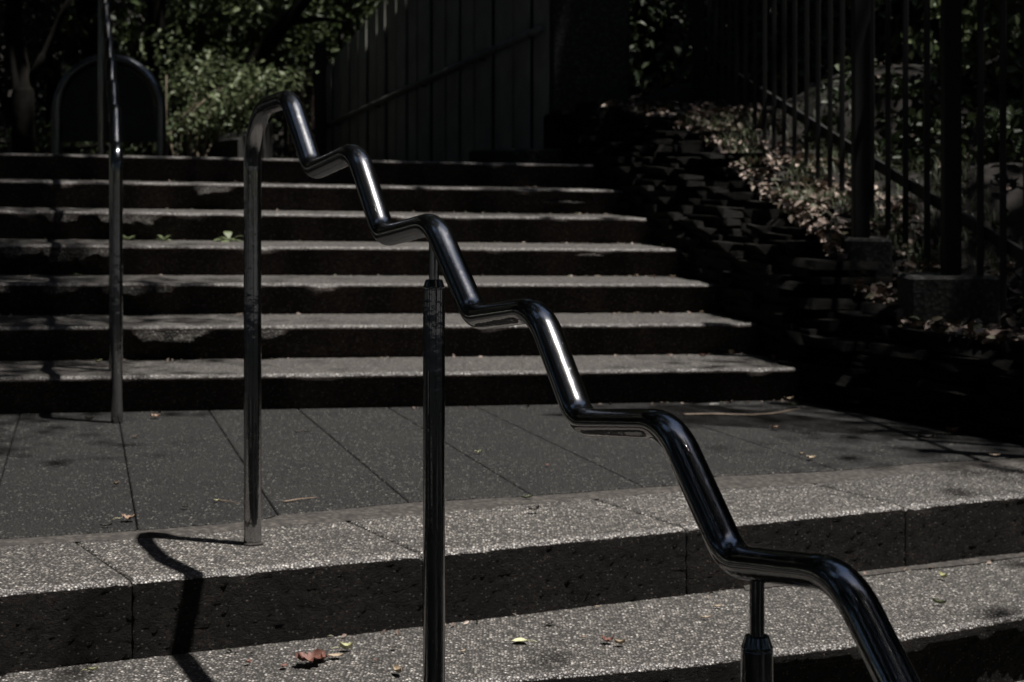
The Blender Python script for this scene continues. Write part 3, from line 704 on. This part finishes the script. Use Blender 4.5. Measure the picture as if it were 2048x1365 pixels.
# ---------------------------------------------------------------- leaf litter, grass, bamboo on the bank
g = np.random.default_rng(5); pts = []
while len(pts) < 4200:
    Y = g.uniform(6.2, 10.6); tx, tz = top_line(Y); X = tx+g.uniform(0, 1)**1.5*(.62 if g.uniform() < .85 else 1.6)-.02
    dens = .25+.75*(noise.noise((X*3.5, Y*3.5, 4)) > -.05)
    if g.uniform() < dens: pts.append((X, Y, bank_z(X, Y)+.006+abs(g.normal())*.016+.012*noise.noise((X*13, Y*13, 0))))
o = leaf_cloud('leaf_litter', np.array(pts), .05, M_litter, flat=1.1, asp=.55, fold=.2, seed=11); tag(o, kind='stuff')
def blades(pts, h, w_, mat_, name, seed, lean=.6):
    g = np.random.default_rng(seed); V = []; Q = []
    for p in pts:
        a = g.uniform(0, 6.28); L_ = h*g.uniform(.5, 1.3); d = np.array([math.cos(a), math.sin(a), 0]); sd = np.array([-math.sin(a), math.cos(a), 0])*w_*.5
        b = len(V)
        for t in (0, .4, .75, 1):
            c_ = np.array(p)+d*L_*lean*t*t+np.array([0, 0, 1])*L_*(t-.35*lean*t*t); ww = (1-t)**.6
            V.append(c_-sd*ww); V.append(c_+sd*ww)
        for i in range(3): Q.append((b+2*i, b+2*i+1, b+2*i+3, b+2*i+2))
    return quads_mesh(name, np.array(V), np.array(Q), mat_)
gp = []
while len(gp) < 2600:
    Y = g.uniform(7.2, 9.8); tx, tz = top_line(Y); X = tx+.03+g.uniform(0, 1)*.9
    if noise.noise((X*3, Y*3, 9)) > .05 or X > tx+.5 and g.uniform() < .3: gp.append((X, Y, bank_z(X, Y)))
tag(blades(gp, .09, .006, M_grass, 'bank_grass', 3), kind='stuff')
def bamboo(x, y, Y, n, L_, seed, lab):
    c_ = at(x, y, Y); g = np.random.default_rng(seed); t = empty('bamboo_grass', c_, label=lab, cat='plant', group='bamboo grass tufts by the picket fence')
    for q in range(n):
        V = []; a = g.uniform(0, 6.28); el = g.uniform(-.5, .5); l = L_*g.uniform(.7, 1.1)
        d = np.array([math.cos(a)*math.cos(el), math.sin(a)*math.cos(el)*.5, math.sin(el)]); s_ = np.cross(d, [0, .6, .8]); s_ /= np.linalg.norm(s_)
        o0 = np.array(c_)+g.normal(size=3)*L_*.12
        for tt, ww in ((0, .1), (.2, .8), (.45, 1), (.75, .6), (1, .02)):
            pc = o0+d*l*tt+np.array([0, 0, -.25*l*tt*tt]); V += [pc-s_*ww*l*.06, pc+s_*ww*l*.06]
        child(mk('leaf', V, [(2*i, 2*i+1, 2*i+3, 2*i+2) for i in range(4)], M_bamboo), t)
    V, Fc = sweep([Vector(c_)-Vector((0, 0, L_*.8)), Vector(c_)], .003, 6); child(mk('stem', V, Fc, M_grass), t)
bamboo(1750, 440, 7.9, 10, .11, 1, 'tuft of narrow green bamboo leaves on top of the first footing block')
bamboo(1790, 500, 7.5, 7, .09, 2, 'drooping green bamboo leaves between the two right footing blocks, left tuft of the pair')
bamboo(1848, 505, 7.4, 6, .10, 3, 'drooping green bamboo leaves just above the largest footing block, right tuft of the pair')

# ---------------------------------------------------------------- weeds growing on the third tread
def weed(x, y, k, n, L_, seed, lab):
    Y = edge_up(k+1, (x-1024)*8/F)-.06; p = at(x, y, Y); p.z = k*R_UP+tilt(p.x); g = np.random.default_rng(seed)
    t = empty('weed', p, label=lab, cat='weed', group='weeds growing in the step corners')
    for q in range(n):
        a = 6.28*q/n+g.uniform(-.3, .3); l = L_*g.uniform(.6, 1.15); el = g.uniform(.3, 1.1); d = np.array([math.cos(a)*math.cos(el), math.sin(a)*math.cos(el), math.sin(el)])
        s_ = np.array([-math.sin(a), math.cos(a), 0]); V = []
        for tt, ww in ((0, .05), (.25, .45), (.55, 1), (.8, .75), (1, .05)):
            pc = np.array(p)+d*l*tt+np.array([0, 0, -.45*l*tt**2+.002]); V += [pc-s_*ww*l*.19, pc+s_*ww*l*.19]
        child(mk('leaf', V, [(2*i, 2*i+1, 2*i+3, 2*i+2) for i in range(4)], M_leafpale), t)
weed(458, 484, 4, 13, .10, 5, 'largest bright green weed, rooted in a step corner just left of the handrail end post')
weed(255, 484, 4, 8, .06, 6, 'small bright weed on the step just right of the far handrail')
weed(328, 486, 4, 12, .06, 7, 'low dull green weed between the small bright weed and the largest one')
weed(150, 556, 3, 7, .035, 8, 'tiny weed on the tread left of the far handrail')

# ---------------------------------------------------------------- fallen leaves and bits on the paving
def flat_mat(n, c, rough=.6): return simple(n, c, rough, var=.25, scale=60, bump=.4)
M_ly = flat_mat('yellow_leaf', (.50, .50, .30)); M_lb = flat_mat('brown_leaf', (.24, .16, .11)); M_lr = flat_mat('red_brown_leaf', (.13, .055, .04)); M_lg = flat_mat('green_leaf', (.12, .14, .07)); M_lt = flat_mat('tan_leaf', (.34, .27, .19))
M_white = flat_mat('white_paper', (.75, .74, .7)); M_twig = flat_mat('twig_bark', (.20, .15, .11)); M_ld = flat_mat('blackened_leaf', (.03, .025, .02))
def leafshape(kind, L_, m, seed, lift=.12):
    g = random.Random(seed); n = 11; V = []; Fc = []
    for i in range(n):
        t = i/(n-1); x = (t-.5)*L_
        if kind == 'fan': w_ = L_*(.07+.62*t**.8)*(1 if t < .86 else math.sqrt(max(0, 1-((t-.86)/.14)**2)))
        elif kind == 'oval': w_ = L_*.33*math.sin(math.pi*min(1, t*.96+.02))**.75
        elif kind == 'narrow': w_ = L_*.17*math.sin(math.pi*min(1, t*.96+.02))**.8
        else: w_ = L_*.42*math.sin(math.pi*min(1, t*.94+.03))**.6*(1+.3*math.sin(t*17+seed)); lift = min(lift, .16)
        for j in range(5):
            sj = (j-2)/2; curl = abs(sj)**1.6
            V.append((x, sj*w_*(1-.25*lift*curl), L_*lift*(curl+.7*(2*t-1)**2*(1 if kind != 'crumple' else 2)) + g.uniform(-1, 1)*L_*(.015 if kind != 'crumple' else .10)))
    zmin = min(q[2] for q in V); V = [(a, b, c_-zmin+.001) for a, b, c_ in V]
    return V, grid_faces(n, 5)
def zg(X, Y):
    if Y > itp(E1, X): return tilt(X)+.0015
    return -RL+tilt(X)+.0015
def fallen(x, y, kind, L_, m, rz, lab, z0=0., stem=False, lift=.12, name='fallen_leaf', cat='leaf', group='fallen leaves lying on the steps and landing', Ys=None):
    X, Y = G(x, y, z0); z = z0+tilt(X)+.002
    V, Fc = leafshape(kind, L_, m, int(x+y), lift); sd = int(x*3+y)
    o = mk(name, V, Fc, m, None, True); rx = ((sd % 7)-3)*.05; o.location = (X, Y, z+.002); o.rotation_euler = (rx*.5, rx*.4, rz)
    if not stem: tag(o, lab, cat, group); return o
    o.location = (0, 0, 0); o.rotation_euler = (0, 0, 0); o.name = 'blade'
    t = empty(name, (X, Y, z+.002), label=lab, cat=cat); t['group'] = group; t.rotation_euler = (rx*.5, rx*.4, rz); o.parent = t
    V, Fc = sweep(fillet([(-L_*.45, 0, .003), (-L_*.8, L_*.05, .006), (-L_*1.15, -L_*.06, .002)], [.05], 5), .0009, 6); mk('stem', V, Fc, M_ly, t, True)
    return t
z2 = -RL
fallen(1043, 1287, 'fan', .036, M_ly, 2.6, 'pale yellow fan-shaped leaf lying flat near the bottom centre, right of the thick support post', z2, True, .07)
fallen(692, 1303, 'oval', .030, M_ly, .2, 'rolled pale yellow leaf with a thin stem just right of the crumpled red-brown leaf', z2, True, .35)
fallen(672, 1318, 'oval', .034, M_lt, .1, 'thin tan leaf between the rolled yellow leaf and the crumpled red-brown leaf', z2, False, .1)
fallen(617, 1332, 'crumple', .062, M_lr, .6, 'large crumpled red-brown leaf, the biggest on the lower step', z2, False, .4)
fallen(640, 1322, 'crumple', .045, M_lr, 2.1, 'crumpled dark red leaf piled on the right of the biggest red-brown leaf', z2, False, .45)
fallen(568, 1338, 'oval', .022, M_lr, 1.1, 'small dark red leaf scrap just left of the biggest red-brown leaf', z2)
fallen(496, 1330, 'crumple', .016, M_lr, 1.1, 'tiny red crumb of leaf in the shadow curve on the lower step', z2)
fallen(796, 1350, 'oval', .030, M_lt, 2.2, 'tan curled leaf cut by the bottom edge left of the thick support post', z2, False, .3)
fallen(1215, 1288, 'crumple', .028, M_lr, .1, 'brown curled half of a leaf pair, left one, at the bottom centre-right', z2, False, .3)
fallen(1240, 1293, 'oval', .026, M_lt, -.2, 'tan curled half of a leaf pair, right one, at the bottom centre-right', z2, False, .3)
fallen(1168, 1279, 'oval', .014, M_lb, .2, 'tiny brown leaf scrap just left of the curled leaf pair', z2)
fallen(1886, 1160, 'oval', .028, M_ly, 2.2, 'pale yellow cupped leaf on the lower step at the far right', z2, False, .35)
fallen(1878, 1211, 'narrow', .034, M_lg, -.5, 'narrow dark green leaf below the yellow leaf at the far right', z2, False, .2)
fallen(1195, 1218, 'oval', .015, M_lt, .1, 'small pinkish leaf close to the riser foot in the middle of the lower step', z2)
fallen(1436, 1217, 'oval', .022, M_lt, .2, 'upper of two thin tan leaves left of the thin rod of the near support', z2, False, .1)
fallen(1412, 1240, 'narrow', .030, M_lt, .3, 'lower of two thin tan leaves left of the thin rod of the near support', z2, False, .1)
fallen(750, 1325, 'oval', .012, M_lr, .3, 'tiny reddish leaf scrap left of the thick support post', z2)
fallen(926, 1308, 'narrow', .020, M_lt, 1.1, 'small tan leaf just right of the thick support post', z2)
fallen(1098, 1252, 'crumple', .02, M_ld, .3, 'black shrivelled leaf with a thin stalk on the lower step behind the yellow fan leaf', z2)
fallen(787, 1301, 'crumple', .016, M_ld, .1, 'small black leaf crumb left of the thick support post', z2)
fallen(186, 1346, 'narrow', .024, M_ly, .2, 'pale narrow leaf with stalk at the bottom left corner', z2, True, .2)
fallen(256, 1044, 'crumple', .034, M_lb, .15, 'brown ragged leaf with an upright stalk on the mortar strip at the left', 0, True, .25)
fallen(213, 1056, 'narrow', .030, M_ld, .1, 'dark shrivelled leaf just left of the ragged brown leaf', 0)
fallen(233, 974, 'oval', .018, M_lt, .3, 'small pale leaf on the landing left of the handrail end post', 0, False, .4)
fallen(370, 1019, 'crumple', .018, M_ld, .3, 'small dark leaf crumb on the landing left of the handrail end post', 0)
fallen(433, 1006, 'oval', .016, M_ly, .3, 'tiny yellow-green leaf tip by the end post on the landing', 0, False, .2)
fallen(310, 838, 'crumple', .035, M_lb, .3, 'ragged dry leaf right of the far handrail foot', 0, False, .5)
fallen(178, 843, 'narrow', .03, M_lt, .1, 'small pale leaf left of the far handrail foot', 0, False, .3)
fallen(270, 877, 'oval', .022, M_lb, .1, 'small brown leaf in front of the far handrail foot', 0)
fallen(957, 909, 'crumple', .022, M_ly, .2, 'small yellow crumpled leaf right of the thick support post on the landing', 0, False, .4)
fallen(1095, 934, 'oval', .018, M_lr, .1, 'small dark red leaf in the middle of the landing', 0)
fallen(1055, 1000, 'narrow', .035, M_lg, .2, 'thin olive leaf lying on the mortar strip in the middle', 0, False, .15)
fallen(1068, 1025, 'crumple', .030, M_ld, .2, 'black shrivelled leaf on the nosing slab below the olive leaf', 0, False, .35)
fallen(1142, 1001, 'narrow', .016, M_ld, .2, 'tiny dark leaf on the mortar strip right of the olive leaf', 0)
fallen(1550, 863-2, 'crumple', .03, M_lb, .2, 'small brown leaf on the shaded right of the landing', 0, False, .3)
fallen(1603, 913, 'oval', .02, M_lt, .2, 'upper small yellow leaf of a pair on the landing at the right', 0, False, .3)
fallen(1622, 921, 'crumple', .03, M_lt, .2, 'lower small yellow leaf of a pair on the landing at the right', 0, False, .3)
fallen(1905, 870, 'oval', .05, M_lr, .1, 'reddish leaf near the stone wall at the far right of the landing', 0, False, .3)
fallen(1852, 880, 'narrow', .06, M_ld, .1, 'long dark leaf near the stone wall right of the landing', 0, False, .15)
fallen(1990, 915, 'narrow', .04, M_lt, .1, 'thin pale leaf on the landing at the right frame edge', 0, False, .1)
fallen(1578, 825-20, 'oval', .04, M_lt, .1, 'pale rounded leaf at the right foot of the first upper step', 0, False, .3)
fallen(1587, 815, 'oval', .03, M_lg, .1, 'olive leaf just in front of the pale rounded leaf by the first upper step', 0, False, .3)
fallen(1612, 806, 'crumple', .05, M_lr, .1, 'dark red crumpled leaf at the foot of the stone wall', 0, False, .3)
for (x, y, k, L_, m, lab) in [(1463, 712, 1, .045, M_lt, 'pale pink leaf on the first upper tread near its right end'), (1548, 722, 1, .04, M_lb, 'brown leaf at the right end of the first upper tread'),
                        (1405, 716, 1, .03, M_lr, 'small red leaf on the first upper tread, left of the pale pink one'), (1403, 630, 2, .03, M_lt, 'pale leaf on the second upper tread near its right end'),
                        (1345, 558, 3, .03, M_lt, 'pale leaf on the third upper tread, rightmost of three'), (1308, 558, 3, .028, M_lb, 'brown leaf on the third upper tread, middle of three'),
                        (1272, 556, 3, .028, M_lt, 'tan leaf on the third upper tread, leftmost of three'), (1326, 494, 4, .02, M_ly, 'tiny pale yellow leaf on the fourth upper tread'),
                        (196, 728, 1, .03, M_ly, 'pale leaf on the first upper tread beside the far handrail')]:
    z0 = k*R_UP; Y0 = edge_up(k, (x-1024)*7.5/F); X, Y = G(x, y, z0); Y = min(max(Y, edge_up(k, X)+.05), edge_up(k+1, X)-.04); X = (x-1024)*Y/F
    V, Fc = leafshape('oval', L_, m, x, .3); o = mk('fallen_leaf', V, Fc, m, None, True); o.location = (X, Y, z0+tilt(X)+.004); o.rotation_euler = (0, .1, (x % 5)*.4)
    tag(o, lab, 'leaf', 'fallen leaves lying on the steps and landing')
def twig(pts, r_, m, lab, z0=0., cat='twig'):
    P = [Vector((*G(*p, z0), 0)) for p in pts]; P = [Vector((p.x, p.y, z0+tilt(p.x)+r_+.002+.002*(i % 2))) for i, p in enumerate(P)]
    Pn = dense(fillet(P, [.02]*(len(P)-2), 4), .01) if len(P) > 2 else dense(P, .01)
    V, Fc = sweep(Pn, [r_*(1.15-.6*i/len(Pn)) for i in range(len(Pn))], 8); return tag(mk('twig', V, Fc, m, None, True), lab, cat)
twig([(567, 1007), (600, 1003), (634, 998)], .0022, M_twig, 'short pale-ended twig lying just right of the handrail end post')
twig([(437, 1003), (465, 1008), (480, 1011)], .0014, M_twig, 'thin dark twig lying just left of the handrail end post')
twig([(1368, 832), (1430, 832), (1500, 833), (1545, 831), (1600, 820)], .003, M_twig, 'long thin curved twig on the landing in front of the first upper step')
twig([(590, 866), (612, 864), (628, 868)], .0018, M_ld, 'small dark twig on the landing between the end post and the support post')
twig([(1083, 1250), (1110, 1256), (1135, 1262)], .0009, M_ld, 'hair-thin stalk on the lower step behind the yellow fan leaf', z2)
p = G(1430, 813); V, Fc = sweep([Vector((p[0]-.02, p[1], tilt(p[0])+.007)), Vector((p[0]+.016, p[1]+.004, tilt(p[0])+.007))], .0042, 12)
tag(mk('cigarette_end', V, Fc, M_white), 'white cigarette end in front of the first upper step at the right', 'cigarette end')
# crumbs, grit and leaf scraps in the corners
g = np.random.default_rng(21); cp = []
for _ in range(420):
    k = int(g.integers(0, 7)); X = g.uniform(-2.3, wall_base(6.9+k*TY)-.02) if g.uniform() < .5 else wall_base(6.9+k*TY)-abs(g.normal())*.35
    Y = edge_up(k+1, X)-.008-abs(g.normal())*.025; cp.append((X, Y, k*R_UP+tilt(X)+.004))
for _ in range(60):
    X = g.uniform(-2, 2.2); cp.append((X, itp(E1, X)-.01-abs(g.normal())*.03, -RL+tilt(X)+.004))
tag(leaf_cloud('leaf_crumbs', np.array(cp), .017, M_litter, flat=.8, seed=31), kind='stuff')

# ---------------------------------------------------------------- background vegetation
# sunlit bush by the arched board
bush = empty('bush', (-2.35, 14.2, .95), label='pale sunlit bush with thin light stems between the arched board and the brown fence', cat='bush')
def cl(x, y, Y, sx, sy, n, seed):   # leaf points around a spot, in a soft blob with real depth
    g = np.random.default_rng(seed); c_ = np.array(at(x, y, Y)); k = Y/F
    m_ = max(4, n//16); cc_ = c_+g.normal(size=(m_, 3))*np.array([sx*k, sx*k*1.2, sy*k])
    return cc_[g.integers(0, m_, n)]+g.normal(size=(n, 3))*np.array([.085, .085, .05])*(Y/14)
P_ = [cl(500, 165, 14, 34, 22, 380, 1), cl(450, 150, 14.2, 26, 16, 240, 2), cl(545, 165, 14.1, 16, 12, 140, 3), cl(420, 205, 14.3, 34, 26, 380, 4), cl(470, 205, 13.8, 24, 20, 260, 5), cl(380, 175, 14.5, 26, 30, 260, 6), cl(390, 245, 14, 26, 18, 180, 7), cl(450, 250, 14, 20, 14, 110, 8), cl(330, 150, 14.6, 20, 26, 160, 9)]
child(leaf_cloud('foliage', np.vstack(P_), .055, M_leafpale, asp=.6, seed=3), bush)
prt = []; gr = random.Random(3)
for i in range(16):
    x0 = 335+i*6+gr.uniform(-4, 4); a = at(x0, 318, 14+gr.uniform(-.3, .3)); b = at(x0+gr.uniform(-25, 45), 235+gr.uniform(-20, 20), 14+gr.uniform(-.3, .3)); c_ = at(x0+gr.uniform(-10, 120), 170+gr.uniform(-20, 30), 14.1)
    prt.append(limb([a, b, c_], .011, .004, 6))
vv, ff = join_vf(prt); child(mk('stems', vv, ff, M_stem, None, True), bush)
# shrub layers of mid and dark green
def shrub(name, lab, spots, size, m, seed, grp='dark shrubs and small trees behind the top step'):
    allp = np.vstack([cl(x, y, Y, sx, sy, n, seed*50+i) for i, (x, y, Y, sx, sy, n) in enumerate(spots)])
    base = at(spots[0][0], 310, spots[0][2]); base.z = .93
    t = empty(name, base, label=lab, cat='tree' if 'tree' in name else 'shrub', group=grp)
    child(leaf_cloud('crown', allp, size, m, asp=.55, seed=seed), t)
    prt = [limb([base, base.lerp(at(spots[0][0], spots[0][1], spots[0][2]), .5), at(spots[0][0], spots[0][1], spots[0][2])], .07, .03, 8)]
    for (x, y, Y, sx, sy, n) in spots[1:]: prt.append(limb([base.lerp(at(*spots[0][:3]), .4), at(x, y, Y)], .03, .012, 6))
    vv, ff = join_vf(prt); child(mk('trunk', vv, ff, M_bark, None, True), t); return t
shrub('leafy_tree', 'mid green leafy tree above the sunlit bush at the top left', [(430, 90, 16, 60, 40, 1100), (360, 60, 16.5, 50, 40, 800), (520, 60, 17, 50, 40, 900), (300, 130, 16, 40, 40, 600), (590, 90, 17.5, 45, 40, 700), (440, 10, 16.5, 70, 30, 900)], .09, M_leaf, 4)
shrub('leafy_tree', 'dark leafy tree filling the space above the tall board fence', [(660, 60, 20, 50, 50, 900), (720, 30, 20, 50, 40, 700), (600, 20, 19, 60, 40, 900), (560, 110, 19.5, 60, 40, 800)], .10, M_leaf, 5)
shrub('leafy_tree', 'dark spreading tree behind the arched board at the left', [(100, 60, 16, 70, 50, 1200), (200, 40, 17, 70, 50, 1000), (20, 150, 17, 50, 60, 700), (250, 180, 16.5, 50, 60, 800), (60, 250, 18, 70, 40, 800), (160, 160, 17, 60, 60, 600)], .09, M_leafdark, 6)
shrub('low_shrub', 'low dark shrub seen under and left of the arched board', [(60, 280, 15, 60, 22, 500), (150, 290, 15.5, 60, 16, 400), (250, 285, 14.8, 50, 18, 350)], .05, M_leaf, 7)
shrub('low_shrub', 'dark shrub behind the sunlit bush stems', [(350, 250, 15.8, 60, 40, 700), (470, 240, 16, 60, 40, 700), (560, 220, 16.4, 40, 40, 400)], .07, M_leafdark, 8)
# trunks seen against the leaves
def trunk_tree(lab, segs, seed, crown):
    b = Vector(segs[0][0][0]); b.z = .9; t = empty('tree', b, label=lab, cat='tree', group='dark tree trunks in the background')
    vv, ff = join_vf([limb(pth, a, c_, 12) for pth, a, c_ in segs]); child(mk('trunk', vv, ff, M_bark, None, True), t)
    child(leaf_cloud('crown', clumps(*crown, 5200, 60, .35, seed), .14, M_leafdark, seed=seed), t)
trunk_tree('dark forked tree trunk at the left frame edge behind the far handrail', [([at(45, 330, 13.3), at(42, 180, 13.3), at(30, 60, 13.3), at(30, -120, 13.3)], .09, .06), ([at(42, 190, 13.3), at(90, 110, 13.3), at(160, -40, 13.3)], .04, .025), ([at(40, 260, 13.3), at(5, 200, 13.3), at(-60, 120, 13.3)], .05, .03)], 61, (-4.2, 15, 5.0, 2.5, 2.2, 1.6))
trunk_tree('straight dark trunk rising above the right shoulder of the arched board', [([at(310, 330, 15.2), at(309, 120, 15.2), at(308, -150, 15.2)], .085, .075)], 62, (-3.6, 18.5, 6.0, 2.8, 2.4, 1.8))
trunk_tree('leaning dark trunk slanting up to the right above the sunlit bush', [([at(470, 330, 15), at(500, 140, 15), at(560, 60, 15), at(640, -40, 15)], .075, .055), ([at(575, 45, 15), at(640, 38, 15), at(700, 46, 15)], .03, .015)], 63, (-1.4, 17.5, 5.8, 2.6, 2.3, 1.6))
# greenery seen between the pickets at the right
shrub('broadleaf_bush', 'sunlit broadleaf bush seen between the pickets at the top right corner', [(1960, 60, 9.5, 60, 60, 500), (2010, 150, 9.5, 40, 40, 260), (1900, 90, 10, 40, 60, 300), (2080, 60, 9.5, 50, 80, 500)], .07, M_leafpale, 9, 'bushes behind the picket fence')
shrub('dark_bush', 'dark bush behind the middle pickets', [(1560, 80, 12, 90, 80, 900), (1700, 120, 11, 80, 90, 900), (1800, 260, 10, 60, 80, 600), (1480, 60, 13, 60, 90, 700), (1950, 320, 9.5, 70, 80, 600), (1350, 60, 14, 80, 100, 900), (1780, 330, 9.2, 60, 60, 700), (1900, 400, 8.7, 60, 60, 700), (2010, 330, 8.5, 60, 70, 700), (1690, 230, 9.8, 50, 50, 600), (1610, 180, 10.6, 50, 50, 600), (1980, 480, 8.2, 50, 40, 500)], .07, M_leafdark, 10, 'bushes behind the picket fence')

# ---------------------------------------------------------------- surrounding wood: trees added to shade the place and block the sky
LAB = 'tall dark leafy tree added around the stairs for shade and to block the sky'
GRP = 'trees added around the stairs for shade'
RINGSKIP = 9.5
def ring(cx_, cy_, r, n, zc_, rr2, cnt_, size, a0=0., seed=100):
    for i in range(n):
        a = a0+2*math.pi*i/n; x, y = cx_+r*math.cos(a), cy_+r*math.sin(a)
        if y > RINGSKIP and abs(x) < 9.5: continue
        zb_ = .9 if y > 8 else (-.5 if abs(x) < 6 or x < 0 else .6)
        tree('added_shade_tree', LAB, (x, y, zb_), 6, (x, y, zc_), rr2, cnt_, 90, size, seed+i, M_leafdark, .16, GRP, sig=.5)
ring(0, 3.5, 11.5, 15, 4.2, (2.9, 2.9, 4.6), 9000, .26, .12, 100)
RINGSKIP = 99
for i, (x, y) in enumerate([(-12, 21), (-7.5, 23), (-3.5, 24.5), (.5, 23.5), (4.5, 23), (9, 20), (-14, 15), (13, 14), (7.5, 15.5), (2.8, 18.5)]):
    tree('added_shade_tree', LAB, (x, y, .9), 6, (x, y, 5.4), (2.9, 2.5, 4.4), 8000, 90, .26, 150+i, M_leafdark, .16, GRP, sig=.5)
# canopy: unseen crowns added over areas to be shaded, open toward the sun
CAN = [(-3.0, 9.2, 6.6, 2.7, 2.4), (-2.15, 6.5, 6.6, 2.2, 2.4), (-2.2, .6, 6.8, 2.8, 2.9), (-7.0, 7, 7.2, 3, 3.2), (-7.2, 1, 7.2, 3, 3.4), (1.2, 11.1, 6.8, 3.0, 1.9), (4.6, 11.6, 6.8, 2.6, 2.4), (6.0, 8.8, 6.4, 2.15, 2.6),
       (5.6, 6.1, 6.6, 2.35, 2.1), (6.0, 1.6, 6.8, 2.3, 2.8), (2.2, .2, 6.8, 2.6, 2.6), (9.6, 5.5, 7.4, 2.6, 4.2), (-3, -4.6, 7.2, 3.4, 3.0), (3.2, -4.4, 7.2, 3.4, 3.0), (-4.6, 14.2, 7.6, 2.8, 2.4), (4.6, 15.6, 7.4, 2.6, 2.4), (-8, 12.5, 7.4, 3.2, 3.2), (8.5, 12.5, 7.4, 3.2, 3.2), (-8, -4.5, 7.2, 3.2, 3.2), (8.5, -3.5, 7.2, 3.2, 3.4), (.3, 14.75, 7.3, 1.15, .95)]
FOOT = [(-6.6, 11.4), (-6.0, 4.2), (-6.2, -1.5), (-9.4, 7), (-9.4, 1), (-5.6, 13), (4.9, 12.8), (7.6, 8.4), (7.8, 3.4), (7.4, -2.4), (2, -4.6), (11, 5.5), (-3.4, -7.4), (3.8, -7.6), (-3.6, 16.4), (4.4, 16.6), (-9.4, 13), (9.6, 13.4), (-9.4, -5), (10, -4.4), (1.6, 17.4)]
for i, ((x, y, z, rx, ry), (tx_, ty_)) in enumerate(zip(CAN, FOOT)):
    tree('added_shade_tree', LAB, (tx_, ty_, (.9 if ty_ > 8 else -.5) if abs(tx_) < 7 or tx_ < 0 else .9), 6, (x, y, z), (rx, ry, 1.1), int(rx*ry*math.pi*(1250 if i in (1, 8) else 620 if i in (0, 2, 5, 7, 9, 10) else 420)), 90, .105 if i in (1, 8) else .16 if i in (0, 1, 2, 5, 7, 8, 9, 10) else .21, 200+i, M_leafdark, .17, GRP, sig=.42)
